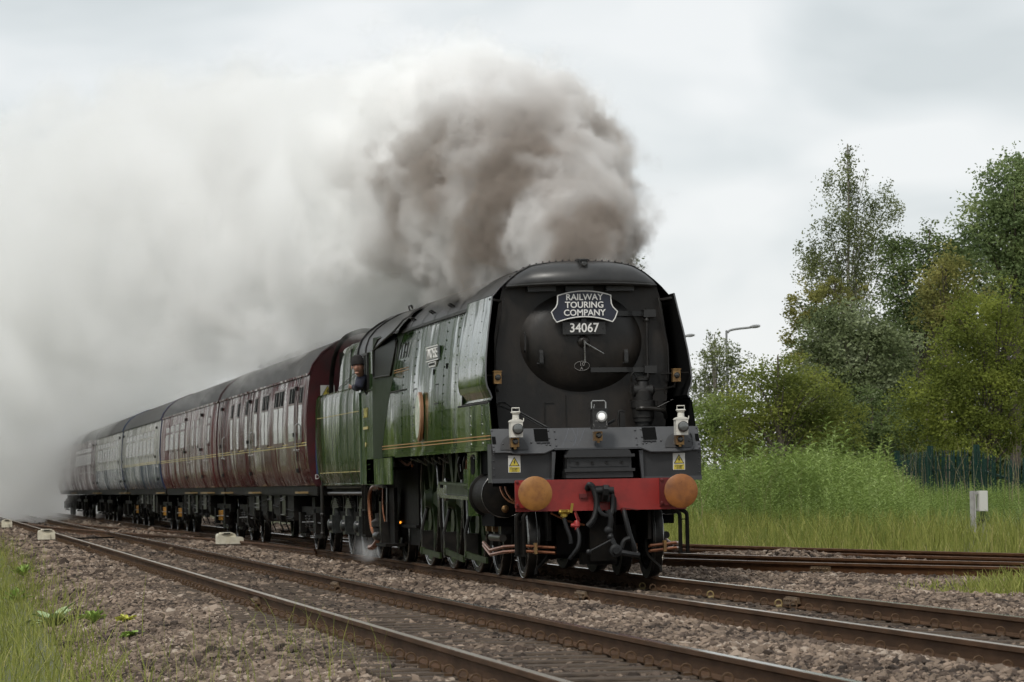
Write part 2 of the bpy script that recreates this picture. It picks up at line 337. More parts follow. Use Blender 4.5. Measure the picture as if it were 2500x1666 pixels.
b.grid(lambda u, v: (u, v, -.95 if abs(u) < 100 and v < 300 else -1.0), xs, ys)
struct(b.build('ground', 'grass_ground', smooth=0))
gx = np.concatenate([np.arange(-12, -6, .5), np.arange(-6, 12, .2), np.arange(12, 60, 2.)]); gy = np.concatenate([np.arange(-30, 40, .5), np.arange(40, 320, 2.)])
X, Y = np.meshgrid(gx, gy, indexing='ij'); Z = zbed(X, Y)
V = np.stack([X, Y, Z], -1).reshape(-1, 3); ny = len(gy)
I = np.arange(len(gx)-1)[:, None]*ny+np.arange(ny-1)[None]; Fq = np.stack([I, I+ny, I+ny+1, I+1], -1).reshape(-1, 4)
bed = link('ballast_bed', np_mesh('ballast_bed', V, Fq, 'ballast_bed', smooth=True)); struct(bed)
# grass cover of the land either side of the stone
def side_mask(x, y): return x > cen(CA, y)+1.35
def land(name, x0f, x1f, y0, y1, dy, nx):
    us = np.arange(y0, y1, dy); P = []
    for y in us:
        for k in range(nx+1):
            x = x0f(y)+(x1f(y)-x0f(y))*k/nx; P.append((x, y, float(zbed(x, y))+.012+.03*min(k, 3)/3))
    I = np.arange(len(us)-1)[:, None]*(nx+1)+np.arange(nx)[None]
    return struct(link(name, np_mesh(name, P, np.stack([I, I+1, I+nx+2, I+nx+1], -1).reshape(-1, 4), 'grass_ground', smooth=True)))
land('bank', lambda y: cen(CA, y)+1.45, lambda y: 90, -8, 300, 1.5, 46)
def left_edge(y): return np.interp(y, [-30, -16, -10, -5, 4, 30, 80, 300], [-6.5, -6.45, -6.4, -6.3, -6.2, -5.9, -5.5, -5.5])
land('verge', lambda y: -60, lambda y: left_edge(y)-.25, -32, 300, 1.0, 60)

RAILP = [(-.036, -.004), (-.030, 0), (.030, 0), (.036, -.004), (.036, -.034), (.010, -.048), (.009, -.132), (.030, -.144), (.070, -.150), (.070, -.159), (-.070, -.159), (-.070, -.150), (-.030, -.144), (-.009, -.132), (-.010, -.048), (-.036, -.034)]
def rail(parent, C, off, top='rail_top', side='rail_side', zoff=0):
    """C: list of (y, x) centre points"""
    P = [Vector((x, y, 0)) for y, x in C]; V = []; n = len(RAILP)
    for i, p in enumerate(P):
        d = (P[min(i+1, len(P)-1)]-P[max(i-1, 0)]).normalized(); nrm = Vector((d.y, -d.x, 0))
        V += [tuple(p+nrm*(off+a)+Vector((0, 0, z+zoff))) for a, z in RAILP]
    Fc = [(i*n+k, i*n+(k+1) % n, (i+1)*n+(k+1) % n, (i+1)*n+k) for i in range(len(P)-1) for k in range(n)]+[tuple(range(n)), tuple((len(P)-1)*n+k for k in range(n))]
    me = bpy.data.meshes.new('rail'); me.from_pydata(V, [], Fc); me.materials.append(MATS[side]); me.materials.append(MATS[top]); me.update()
    for i, p in enumerate(me.polygons):
        if i < (len(P)-1)*n and i % n == 1: p.material_index = 1
    me.flip_normals()
    return link('rail', me, parent)
def fine(C, y0, y1, step):
    ys = np.arange(y0, y1+.01, step)
    # smooth the broken centre line
    return [(y, float(np.mean([cen(C, y+d) for d in (-4, -2, 0, 2, 4)]))) for y in ys]
def clip_mesh(m):
    q = MB(); pts = [(.034*math.cos(t), .018*math.sin(t*.5), .034*math.sin(t)) for t in np.linspace(-.9, PI+.5, 9)]
    q.tube(pts, .0085, 5); q.box(-.028, .028, -.04, .04, -.05, -.02); return q.mesh('rail_clip', m)
CLIP, CLIPY = clip_mesh('clip'), clip_mesh('clip_yellow')
def sleeper_mesh(w=1.28):
    q = MB(); q.prism([(-.125, -.13), (.125, -.13), (.125, -.012), (.112, 0), (-.112, 0), (-.125, -.012)], 'x', -w, w); return q.mesh('sleeper', 'sleeper', 0)
SLEEP = sleeper_mesh()
def joint_mesh():
    q = MB(); q.box(.012, .045, -.26, .26, -.115, -.05); q.box(.04, .075, -.24, .24, -.125, -.1)
    for k in range(6): q.lathe((.045, -.21+k*.084, -.082), (1, 0, 0), [(.02, 0), (.02, .03)], 6)
    return q.mesh('rail_joint', 'joint')
JOINT = joint_mesh()
def clips_joined(spots, parent):
    base = np.array([v.co for v in CLIP.vertices]); fc = [tuple(p.vertices) for p in CLIP.polygons]; V = []; Fc = []
    for x, y, s in spots:
        n = len(V); V += [(x+s*v[0], y+v[1], -.122+v[2]) for v in base]; Fc += [tuple(i+n for i in q) for q in fc]
    me = bpy.data.meshes.new('rail_clips_beyond'); me.from_pydata(V, [], Fc); me.materials.append(MATS['clip']); me.update()
    o = link('clip_row', me, parent); o['kind'] = 'stuff'; return o
def main_track(name, xc, label, joints, yellow=()):
    T = thing(name, (xc, 0, -.3), label, 'track')
    C = [(y, xc) for y in np.arange(-45, 330, 15)]
    for s in (-1, 1): rail(T, C, s*.7525, top='rail_top' if s > 0 else 'rail_top_worn')
    n = 0; rest = []
    for i, y in enumerate(np.arange(-24.0, 110, .65)):
        yy = y+random.uniform(-.03, .03); o = link('sleeper', SLEEP, T, (xc+random.uniform(-.02, .02), yy, -.163+random.uniform(-.004, .002))); o.rotation_euler = (0, 0, random.uniform(-.02, .02))
        for rx in (-.7525, .7525):
            for s in (-1, 1):
                if s < 0 and y < 48:
                    c = link('rail_clip', CLIPY if (rx > 0 and round(y, 2) in yellow) else CLIP, T, (xc+rx+s*.108, yy, -.122)); c.rotation_euler = (random.uniform(-.2, .2), random.uniform(-.12, .12), random.uniform(-.25, .25)+(PI if s > 0 else 0)); n += 1
                else: rest.append((xc+rx+s*.108, yy, s))
    clips_joined(rest, T)
    for side, y in joints:
        o = link('rail_joint', JOINT, T, (xc+side*.7525, y, 0)); o.rotation_euler = (0, 0, PI)
    return T
near_track = main_track('railway_track', NEAR_X, 'empty railway track with shiny rails beside the train, running past the cream boxes', [(1, 3.6), (-1, -2.2), (1, 34), (-1, 38), (-1, 75)])
train_track = main_track('railway_track', 0, 'railway track that the steam train stands on', [(1, -6.1), (-1, -2.5)], yellow=[round(-24+.65*k, 2) for k in (33, 28, 39)])
def side_track(name, C, label, y0, y1, step, ty0, ty1, mats, sleepers=True):
    T = thing(name, (float(cen(C, (y0+y1)/2)), (y0+y1)/2, -.3), label, 'track'); P = fine(C, y0, y1, step)
    for s in (-1, 1): rail(T, P, s*.7525, *mats)
    if sleepers:
        for y in np.arange(ty0, ty1, .7):
            x = float(cen(C, y)); sl_ = (cen(C, y+.5)-cen(C, y-.5)); o = link('sleeper', SLEEP, T, (x, y, -.168)); o.rotation_euler = (0, 0, -math.atan(float(sl_)))
    return T
TB = side_track('railway_track', CB, 'rusty railway track curving away to the right behind the locomotive, with a brown rail joint', -24, 46, 2, -4, 30, ('rail_top_worn', 'rail_rust'))
side_track('railway_track', CA, 'rusty outermost railway track along the edge of the tall weeds', -24, 58, 2, -2, 30, ('rail_rust', 'rail_rust'))
side_track('railway_track', CX, 'rusty crossover track slanting between the empty track and the train', 25, 94, 2, 26, 92, ('rail_rust', 'rail_rust'))
o = link('rail_joint', JOINT, TB, (4.02, 6.0, 0)); o.rotation_euler = (0, 0, PI+.25)

# loose ballast stones
def stone_shapes(k=7):
    ph = (1+5**.5)/2; v = np.array([(-1, ph, 0), (1, ph, 0), (-1, -ph, 0), (1, -ph, 0), (0, -1, ph), (0, 1, ph), (0, -1, -ph), (0, 1, -ph), (ph, 0, -1), (ph, 0, 1), (-ph, 0, -1), (-ph, 0, 1)])/1.9
    f = np.array([(0, 11, 5), (0, 5, 1), (0, 1, 7), (0, 7, 10), (0, 10, 11), (1, 5, 9), (5, 11, 4), (11, 10, 2), (10, 7, 6), (7, 1, 8), (3, 9, 4), (3, 4, 2), (3, 2, 6), (3, 6, 8), (3, 8, 9), (4, 9, 5), (2, 4, 11), (6, 2, 10), (8, 6, 7), (9, 8, 1)])
    return [v*(1+rng.uniform(-.38, .3, (12, 1)))*rng.uniform(.65, 1.2, 3) for _ in range(k)], f
def rand_rot(n):
    q = rng.normal(size=(n, 4)); q /= np.linalg.norm(q, axis=1)[:, None]; w, x, y, z = q.T
    return np.stack([1-2*(y*y+z*z), 2*(x*y-z*w), 2*(x*z+y*w), 2*(x*y+z*w), 1-2*(x*x+z*z), 2*(y*z-x*w), 2*(x*z-y*w), 2*(y*z+x*w), 1-2*(x*x+y*y)], -1).reshape(n, 3, 3)
def depth_of(x, y): return (x-CAM[0])*FW[0]+(y-CAM[1])*FW[1]
def in_view(x, y, m=1.3):
    d = y-CAM[1]; return (x > CAM[0]+.0215*d-m) & (x < CAM[0]+.308*d+m)
def stones():
    P = []; S = []
    for y0, y1, dens, s0 in ((-22, -4, 470, .026), (-4, 10, 390, .029), (10, 28, 210, .036), (28, 60, 85, .045), (60, 115, 26, .06)):
        n = int(17*(y1-y0)*dens); x = rng.uniform(-6.6, 10.4, n); y = rng.uniform(y0, y1, n)
        k = in_view(x, y) & (x > left_edge(y)-.7+rng.uniform(0, .9, n)) & (x < cen(CA, y)+1.5+rng.normal(0, .25, n))
        for rx in (NEAR_X-.7525, NEAR_X+.7525, -.7525, .7525): k &= np.abs(x-rx) > .10+.035*(rng.random(n) < .8)
        for C in (CA, CB):
            for s in (-.7525, .7525): k &= np.abs(x-cen(C, y)-s) > .10
        # sleepers of the two main tracks stay partly bare
        ph = np.abs(((y+24.0)/.65+.5) % 1-.5)*.65
        bare = (ph < .14) & (((x > -.7) & (x < .75)) | ((x > NEAR_X+.1) & (x < NEAR_X+.78)) | ((x < NEAR_X-.72) & (x > NEAR_X-1.05)))
        k &= ~(bare & (rng.random(n) < .86))
        x, y = x[k], y[k]; s = s0*rng.lognormal(0, .28, len(x)); P.append(np.stack([x, y, zbed(x, y)+s*.25], -1)); S.append(s)
    P = np.concatenate(P); S = np.concatenate(S); n = len(P); shapes, f = stone_shapes(); kind = rng.integers(0, len(shapes), n)
    base = np.stack(shapes)[kind]*S[:, None, None]; base = np.einsum('nij,nkj->nki', rand_rot(n), base)*np.array([1, 1, .8])+P[:, None]
    Fq = (f[None]+(np.arange(n)*12)[:, None, None]).reshape(-1, 3)
    oil = (np.abs(P[:, 0]) < .75)*.25+(np.abs(P[:, 0]-NEAR_X) < .72)*.16
    t = np.clip(rng.beta(1.5, 1.7, n)-oil+.12*np.sin(P[:, 1]*.9+P[:, 0]*1.7), 0, 1)
    return np_mesh('ballast_stones', base.reshape(-1, 3), Fq, 'stone', np.repeat(t, 12))
tint_mat('stone', [(0, (0.039, 0.031, 0.026)), (.3, (0.103, 0.077, 0.061)), (.6, (0.180, 0.138, 0.106)), (.85, (0.264, 0.199, 0.151)), (1, (0.351, 0.291, 0.237))], .9, bump=.3)
o = link('ballast_stones', stones()); tag(o, 'brown grey crushed stone ballast around the railway tracks', 'ballast', kind='stuff')

mat('dim_letter', (.20, .19, .18), .6)
# ------------------------------------------------------------------ locomotive
LOCO = thing('steam_locomotive', (0, 6.5, 0), 'green air-smoothed steam locomotive with black front and red buffer beam', 'locomotive')
SIDEP = [(1.55, 1.225), (1.80, 1.232), (2.05, 1.232), (2.30, 1.222), (2.55, 1.205), (2.80, 1.185), (3.05, 1.155), (3.20, 1.130), (3.31, 1.105)]     # z, x
def sx(z): return lerp(SIDEP, z)[0]
def front_y(z): return lerp([(1.1, .80), (1.78, .85), (2.13, 1.05), (3.4, 1.40)], z)[0]
def back_y(z): return lerp([(1.1, 11.5), (1.68, 11.4), (3.36, 9.5)], z)[0]
for s in (-1, 1):
    b = MB(); zl = [1.55, 1.68, 1.8, 1.95, 2.10]; zu = [2.10, 2.3, 2.55, 2.8, 3.05, 3.2, 3.31]
    b.grid(lambda u, z: (s*sx(z), front_y(z)+(back_y(z)-front_y(z))*u, z), np.linspace(0, 1, 33), zl, s > 0)
    b.grid(lambda u, z: (s*sx(z), 3.28+(back_y(z)-3.28)*u, z), np.linspace(0, 1, 29), zu, s > 0)
    cs = b.build('casing_side', 'green', LOCO, 40)
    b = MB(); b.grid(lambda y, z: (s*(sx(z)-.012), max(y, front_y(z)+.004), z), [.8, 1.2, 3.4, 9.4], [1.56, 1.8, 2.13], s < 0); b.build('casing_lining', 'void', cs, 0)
    b = MB(); b.bar((s*1.236, 1.0, 1.555), (s*1.236, 9.75, 1.555), .035, .05); b.bar((s*1.238, .9, 1.60), (s*1.238, 11.2, 1.60), .012, .014); b.build('skirt_edge', 'green', cs)
    for z in (1.665, 1.705):
        b = MB(); b.bar((s*(sx(z)+.004), .95, z), (s*(sx(z)+.004), 11.35, z), .006, .011); b.build('lining_stripe', 'gold_line', cs)
    for z in (2.74, 2.775):
        b = MB(); b.bar((s*(sx(z)+.004), 8.6, z), (s*(sx(z)+.004), 10.15, z), .006, .008); b.build('lining_stripe', 'gold_line', cs)
    # vertical sheet joints with bolt heads
    for y in (1.6, 2.55, 3.9, 5.0, 7.9, 9.1):
        b = MB()
        for z in np.arange(1.62, 2.1 if y < 3.4 else 3.3, .115): b.lathe((s*sx(z), y+(.01 if y < 3.4 else 0), z), (s, 0, .05), [(.013, 0), (.011, .010)], 6)
        b.build('bolt_row', 'green', cs)
        b = MB(); zz = np.linspace(1.58, 2.1 if y < 3.4 else 3.30, 10); b.grid(lambda z, w: (s*(sx(z)+.002), y+.03+w, z), zz, [0, .02], s > 0); b.build('sheet_joint', 'black', cs)
    # ribbed hinge strips
    for y0, y1, z in ((1.15, 3.6, 2.105), (8.7, 10.6, 2.47)):
        b = MB()
        for y in np.arange(y0, y1, .1): b.lathe((s*(sx(z)-.005), y, z), (s, 0, .06), [(.016, 0), (.014, .010), (.008, .014)], 6)
        b.bar((s*(sx(z)+.002), y0, z-.012), (s*(sx(z)+.002), y1, z-.012), .005, .006); b.build('hinge_strip', 'black', cs)
    for y in (5.6, 7.75):      # inspection hatches
        b = MB(); zc = 2.33
        for q in ((-.14, -.12, -.12, .12), (.12, .14, -.12, .12), (-.14, .14, .11, .125), (-.2, .2, -.14, -.125)): b.grid(lambda a, z: (s*(sx(z)+.006), y+a, z), [q[0], q[1]], [zc+q[2], zc+q[3]], s > 0)
        b.build('hatch_outline', 'black', cs)
    for y, z in ((4.75, 2.66), (5.95, 2.62)):
        b = MB(); b.cbox((s*(sx(z)-.004), y, z), (.012, .06, .035)); b.build('vent_slot', 'void', cs)
    for k in range(5):
        y = 8.75+k*.3; b = MB(); b.bar((s*(sx(3.0)+.004), y, 3.14), (s*(sx(3.0)+.022), y+.1, 2.93), .008, .035); b.build('louvre', 'black', cs)
    # crest
    b = MB(); b.lathe((s*sx(2.05), 6.97, 2.05), (s, 0, .02), [(.30, 0), (.335, .01), (.335, .05), (.30, .06)], 32, .72 if s else 1, 1); 
    em = b.build('crest_rim', 'emblem_rim', cs); em.scale = (1, 1, 1)
    b = MB(); b.lathe((s*(sx(2.05)+.052), 6.97, 2.05), (s, 0, .02), [(.295, 0), (.29, .014)], 28, .72, 1); b.build('crest_enamel', 'enamel', em)
    # nameplate
    zc = 2.86; x = s*(sx(zc)+.03); tl = .07
    b = MB(); b.prism([(5.45, zc-.09), (6.65, zc-.09), (6.65, zc+.08), (6.45, zc+.11), (5.65, zc+.11), (5.45, zc+.08)], 'x', x-.02*s, x); npz = b.build('nameplate', 'nameplate', cs)
    b = MB()
    for z in (zc-.085, zc+.10): b.bar((x+.004*s, 5.5, z), (x+.004*s, 6.6, z), .012, .014)
    b.prism([(5.75, zc-.17), (6.35, zc-.17), (6.42, zc-.10), (5.68, zc-.10)], 'x', x-.02*s, x+.002*s); b.build('nameplate_scroll', 'letter', npz)
    rot = (PI/2, 0, -PI/2 if s < 0 else PI/2)
    lettering('TANGMERE', .20, 'letter', (x+.006*s, 6.05, zc), rot, npz, depth=.008, sx=.98)
    lettering('BATTLE OF BRITAIN CLASS', .045, 'plate_black', (x+.006*s, 6.05, zc-.135), rot, npz, depth=.003)

# roof of the casing
ROOFP = [(1.105, 3.31), (1.07, 3.40), (.99, 3.49), (.90, 3.575), (.78, 3.67), (.64, 3.745), (.45, 3.785), (.22, 3.80)]
RFULL = [(-x, z) for x, z in ROOFP]+[(0, 3.803)]+[(x, z) for x, z in ROOFP[::-1]]
def roof_strip(y0, y1, m, name, off=0, dz=0, n=2):
    b = MB(); c = (0, 2.6)
    def fn(u, k):
        x, z = RFULL[int(k)]; d = math.hypot(x, z-2.6); return (x*(1+off/d), u, z+(z-2.6)*off/d+dz)
    b.grid(fn, np.linspace(y0, y1, n), range(len(RFULL)), True); return b
rf = roof_strip(1.55, 10.4, 'roof_black', 'roof', n=14).build('casing_roof', 'roof_black', LOCO, 40)
for y in (2.9, 4.2, 5.4, 6.6, 7.8, 9.0):
    roof_strip(y, y+.09, 0, 0, .012).build('roof_band', 'roof_black', rf, 40)
for s in (-1, 1):
    b = MB(); b.bar((s*1.112, 3.35, 3.315), (s*1.112, 10.0, 3.315), .03, .035); b.build('gutter', 'black', rf)
    b = MB()
    for y in np.arange(3.5, 9.9, .16): b.lathe((s*1.125, y, 3.29), (s, 0, 0), [(.014, 0), (.01, .012)], 6)
    b.build('bolt_row', 'black', rf)
    for y in (5.1, 6.9, 8.9):
        b = MB(); b.tube([(s*1.03, y, 3.44), (s*1.09, y, 3.48), (s*1.09, y+.22, 3.48), (s*1.03, y+.22, 3.44)], .011, 6); b.build('lifting_handle', 'black', rf)
b = MB(); b.box(-.36, .36, 2.0, 2.9, 3.72, 3.805); b.lathe((0, 2.45, 3.6), (0, 0, 1), [(.33, 0), (.33, .235), (.27, .235), (.27, .1)], 28); b.build('chimney', 'roof_black', LOCO)
b = MB(); b.box(-.3, .3, 5.6, 6.1, 3.79, 3.86); b.box(-.2, .2, 7.6, 8.2, 3.79, 3.85); b.build('safety_valve_cover', 'roof_black', LOCO)
# front cowl
b = MB()
def cowl_top(x):
    xs = [-.92, -.90, -.78, -.64, -.45, -.22, 0, .22, .45, .64, .78, .90, .92]; zs = [3.535, 3.585, 3.685, 3.762, 3.80, 3.815, 3.818, 3.815, 3.80, 3.762, 3.685, 3.585, 3.535]; return float(np.interp(x, xs, zs))
XS = [-.92, -.90, -.85, -.78, -.7, -.62, -.5, -.35, -.18, 0, .18, .35, .5, .62, .7, .78, .85, .90, .92]
def cowl(x, v):
    zt = cowl_top(x); zb_ = 3.515-.02*(x/.92)**2+.015; yt = 1.75; yb = 1.24+.30*(abs(x)/.92)**2.5
    a = v*PI/2; return (x, yb+(yt-yb)*(1-math.sin(a)**.9 if v < 1 else 0), zb_+(zt-zb_)*(1-v) if False else zb_+(zt-zb_)*math.cos(a)**.85 if v < 1 else zb_)
b.grid(cowl, XS, np.linspace(0, 1, 9))
b.grid(lambda x, v: (x, cowl(x, 1)[1]+.02+v*.35, cowl(x, 1)[2]-.028*(1-v)), XS, [0, 1])
b.grid(lambda x, v: (x, cowl(x, 1)[1]+.02*v, cowl(x, 1)[2]-.028*v), XS, [0, 1])
cw = b.build('cowl', 'cowl', LOCO, 50)
b = MB(); b.tube([(x, cowl(x, 1)[1]-.004, cowl(x, 1)[2]-.006) for x in XS], .011, 6); b.build('cowl_lip', 'cowl', cw)
b = MB()
for x in (-.66, -.2, .3): b.box(x, x+.34, 1.50, 1.6, 3.44, 3.50)
b.build('duct_vane', 'panel', cw)
b = MB()
for x in np.linspace(-.85, .85, 22): b.ball((x, 1.62+.05, cowl_top(x)+.004), .011, 6, 4)
b.build('rivet_row', 'cowl', cw)
# plate behind the smokebox door and duct walls
FP = [(-1.02, 1.76), (1.02, 1.76), (1.06, 2.3), (1.06, 2.9), (1.00, 3.3), (.94, 3.52), (.80, 3.60), (-.80, 3.60), (-.94, 3.52), (-1.00, 3.3), (-1.06, 2.9), (-1.06, 2.3)]
b = MB(); b.prism(FP, 'y', 1.64, 1.70); fp = b.build('smokebox_front', 'smokebox', LOCO)
for s in (-1, 1):
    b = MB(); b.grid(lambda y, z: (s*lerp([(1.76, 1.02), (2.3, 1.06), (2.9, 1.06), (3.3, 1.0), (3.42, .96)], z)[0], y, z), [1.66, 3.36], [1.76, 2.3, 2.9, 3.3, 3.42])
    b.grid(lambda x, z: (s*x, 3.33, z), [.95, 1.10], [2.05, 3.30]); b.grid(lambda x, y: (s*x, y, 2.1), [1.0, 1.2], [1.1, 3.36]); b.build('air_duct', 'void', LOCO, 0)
    # smoke deflector sheet
    DP = [(3.39, 1.118), (3.2, 1.150), (2.95, 1.195), (2.7, 1.232), (2.5, 1.252), (2.36, 1.256), (2.29, 1.246), (2.22, 1.215), (2.16, 1.195), (2.125, 1.215)]
    yfz = lambda z: lerp([(2.1, 1.06), (2.3, 1.10), (3.4, 1.40)], z)[0]
    b = MB(); b.grid(lambda u, k: (s*DP[int(k)][1], yfz(DP[int(k)][0])+(3.37-yfz(DP[int(k)][0]))*u, DP[int(k)][0]), np.linspace(0, 1, 12), range(len(DP)), s < 0)
    b.grid(lambda u, k: (s*(DP[int(k)][1]-.015), yfz(DP[int(k)][0])+(3.37-yfz(DP[int(k)][0]))*u, DP[int(k)][0]), np.linspace(0, 1, 12), range(len(DP)), s > 0)
    df = b.build('smoke_deflector', 'green', LOCO, 45)
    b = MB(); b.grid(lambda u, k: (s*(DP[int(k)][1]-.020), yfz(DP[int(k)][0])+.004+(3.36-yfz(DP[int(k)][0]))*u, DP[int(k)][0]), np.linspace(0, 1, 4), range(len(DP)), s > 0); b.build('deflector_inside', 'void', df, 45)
    b = MB(); b.tube([(s*(x-.007), yfz(z)-.004, z) for z, x in DP], .010, 6); b.tube([(s*(x-.005), 3.37, z) for z, x in DP], .008, 5); b.tube([(s*1.112, 1.40, 3.392), (s*1.112, 3.37, 3.392)], .010, 6); b.build('deflector_rim', 'panel', df)
    b = MB()
    for y in (1.9, 2.85):
        for z in np.arange(2.45, 3.35, .13): b.lathe((s*lerp(DP[::-1], z)[0], y, z), (s, 0, 0), [(.008, 0), (.007, .006)], 6)
    b.build('rivet_row', 'green', df)
    b = MB()
    for z in (3.33, 2.43): b.tube([(s*.98, 1.60, z), (s*lerp(DP[::-1], z)[0], 1.5 if z > 3 else 1.2, z+(.02 if z > 3 else 0))], .010 if z < 3 else .016, 6)
    b.build('deflector_stay', 'black', df)
    # handrail down the front
    b = MB(); b.tube(spline([(s*.95, 1.6, 3.35), (s*.96, 1.55, 3.30), (s*1.04, 1.55, 2.84), (s*1.055, 1.55, 2.72), (s*1.055, 1.55, 2.38), (s*1.055, 1.62, 2.34)], 4), .012, 6); b.build('handrail', 'black', LOCO)
    # marker lamp in brass on the duct edge
    lx = s*1.09; ly = 1.22
    b = MB(); b.box(lx-.045, lx+.045, ly, ly+.10, 2.325, 2.47); b.box(lx-.052, lx+.052, ly-.012, ly+.11, 2.47, 2.482); ml = b.build('marker_lamp', 'brass', LOCO)
    b = MB(); b.lathe((lx, ly+.002, 2.402), (0, -1, 0), [(.036, 0), (.036, .014), (.028, .024), (.012, .030)], 20); b.build('lens', 'lens_dark', ml)
    b = MB(); b.tube([(lx-.01, ly+.05, 2.33), (lx-.015, ly+.07, 2.27), (s*1.03, 1.6, 2.25)], .016, 6); b.build('lamp_bracket', 'black', ml)
# smokebox door
b = MB(); b.lathe((0, 1.66, 2.835), (0, -1, 0), [(.785, 0), (.785, .012), (.772, .020), (.752, .018), (.745, .022), (.70, .068), (.58, .125), (.40, .165), (.2, .188), (.05, .194)], 64, 1, .815)
door = b.build('smokebox_door', 'smokebox', LOCO, 35)
def dome_y(x, z):
    r = math.hypot(x, (z-2.835)/.815); return 1.66-float(np.interp(r, [0, .05, .2, .4, .58, .70, .735], [.196, .194, .188, .165, .125, .075, .04]))
b = MB(); b.lathe((0, 1.475, 2.83), (0, -1, 0), [(.075, 0), (.075, .02), (.06, .035), (.03, .05), (.02, .075)], 24); dh = b.build('door_dart', 'smokebox', door)
b = MB(); b.tube([(0, 1.41, 2.83), (.02, 1.40, 2.80), (.235, 1.39, 2.675)], [.014, .013, .008], 8); b.tube([(0, 1.39, 2.83), (.003, 1.40, 2.57)], .011, 8); b.build('dart_handle', 'steel', dh)
for z, x0 in ((3.165, .33), (2.485, .085)):
    b = MB(); pts = [x0+(.80-x0)*k/8 for k in range(9)]
    for q in range(8): b.bar((pts[q], min(dome_y(pts[q], z), 1.63)-.018, z), (pts[q+1]+.002, min(dome_y(pts[q+1], z), 1.63)-.018, z), .03, .058)
    b.box(.76, .91, 1.53, 1.63, z-.045, z+.045); b.build('hinge_strap', 'plate_black', door)
b = MB(); b.tube([(.80, 1.55, 3.22), (.80, 1.55, 2.36)], .019, 8); b.ball((.80, 1.55, 3.08), .03, 8, 6); b.build('hinge_pin', 'black', door)
b = MB(); b.tube([(-.70, 1.55, 2.95), (-.70, 1.52, 2.93), (-.705, 1.52, 2.73), (-.705, 1.56, 2.71)], .011, 6); b.build('grab_handle', 'plate_black', door)
for x in (-.51, .53):
    b = MB(); yd = dome_y(x, 2.62)-.02; b.box(x-.024, x+.024, yd-.02, yd+.05, 2.58, 2.70); b.prism([(yd-.02, 2.70), (yd+.05, 2.70), (yd+.05, 2.74), (yd+.01, 2.735)], 'x', x-.022, x+.022); b.box(x-.05, x+.03, yd+.02, yd+.05, 2.565, 2.58); b.build('lamp_iron', 'plate_black', door)
# number plate, shed plate
b = MB(); b.box(-.262, .262, 1.40, 1.425, 2.912, 3.062); pl = b.build('number_plate', 'plate_black', door)
lettering('34067', .155, 'letter', (0, 1.396, 2.986), FRONT, pl, depth=.004, bold=.002, sx=.93)
for x in (-.235, .235): b = MB(); b.lathe((x, 1.40, 2.987), (0, -1, 0), [(.012, 0), (.009, .008)], 8); b.build('plate_bolt', 'plate_black', pl)
b = MB(); b.box(-.03, .03, 1.40, 1.50, 3.06, 3.10); b.build('plate_bracket', 'plate_black', pl)
b = MB(); pts = [(-.02+.092*math.cos(t), dome_y(-.02+.09*math.cos(t), 2.535+.056*math.sin(t))-.006, 2.535+.056*math.sin(t)) for t in np.linspace(0, 2*PI, 33)]
b.tube(pts, .0032, 5); sp = b.build('shed_code_oval', 'dim_letter', door)
lettering('10', .066, 'dim_letter', (-.02, dome_y(-.02, 2.56)-.012, 2.555), FRONT, sp, depth=.002)
lettering('A', .055, 'dim_letter', (-.025, dome_y(-.02, 2.51)-.012, 2.505), FRONT, sp, depth=.002)
# lamp on top of the cowl
b = MB(); b.box(-.045, .045, 1.33, 1.52, 3.655, 3.80); b.prism([(1.31, 3.80), (1.31, 3.815), (1.56, 3.835), (1.56, 3.80)], 'x', -.052, .052); tl_ = b.build('cowl_lamp', 'plate_black', LOCO)
b = MB(); b.lathe((0, 1.33, 3.755), (0, -1, 0), [(.034, 0), (.034, .012), (.02, .022)], 18); b.build('lens', 'lens_dark', tl_)
b = MB(); b.box(-.04, .04, 1.32, 1.42, 3.63, 3.69); b.box(-.02, .02, 1.34, 1.40, 3.60, 3.63); b.build('lamp_base', 'brass', tl_)
# pump to the right of the door
b = MB(); b.lathe((.70, 1.38, 1.80), (0, 0, 1), [(.10, 0), (.10, .04), (.125, .05), (.125, .09), (.135, .10), (.135, .20), (.15, .22), (.15, .30), (.12, .31), (.12, .42), (.09, .45), (.07, .54), (.085, .55), (.085, .58), (.04, .60)], 24)
b.lathe((.57, 1.36, 2.225), (1, 0, 0), [(.06, 0), (.075, .01), (.075, .24), (.06, .25), (.03, .27)], 18)
pm = b.build('brake_pump', 'black', LOCO)
b = MB(); b.tube([(.84, 1.34, 2.235), (.95, 1.34, 2.235), (.965, 1.34, 2.19), (.98, 1.34, 2.18)], .010, 6); b.tube(spline([(.56, 1.34, 2.33), (.55, 1.32, 2.40), (.58, 1.33, 2.44), (.61, 1.34, 2.39)], 4), .012, 6); b.tube([(.54, 1.34, 2.2), (.54, 1.34, 2.36)], .008, 6)
b.tube(spline([(.60, 1.26, 2.0), (.66, 1.22, 2.01), (.80, 1.22, 2.0), (.93, 1.26, 1.97), (.98, 1.4, 1.9)], 4), .026, 8); b.tube([(.86, 1.3, 2.1), (.86, 1.3, 2.02), (1.05, 1.3, 2.11)], .008, 6); b.build('pump_pipe', 'greasy', pm)
b = MB(); b.box(.40, .46, 1.30, 1.36, 1.78, 1.98); b.tube(spline([(.36, 1.2, 1.8), (.36, 1.2, 1.95), (.39, 1.2, 1.985), (.44, 1.2, 1.97)], 3), .012, 6); b.build('pump_bracket', 'black', pm)
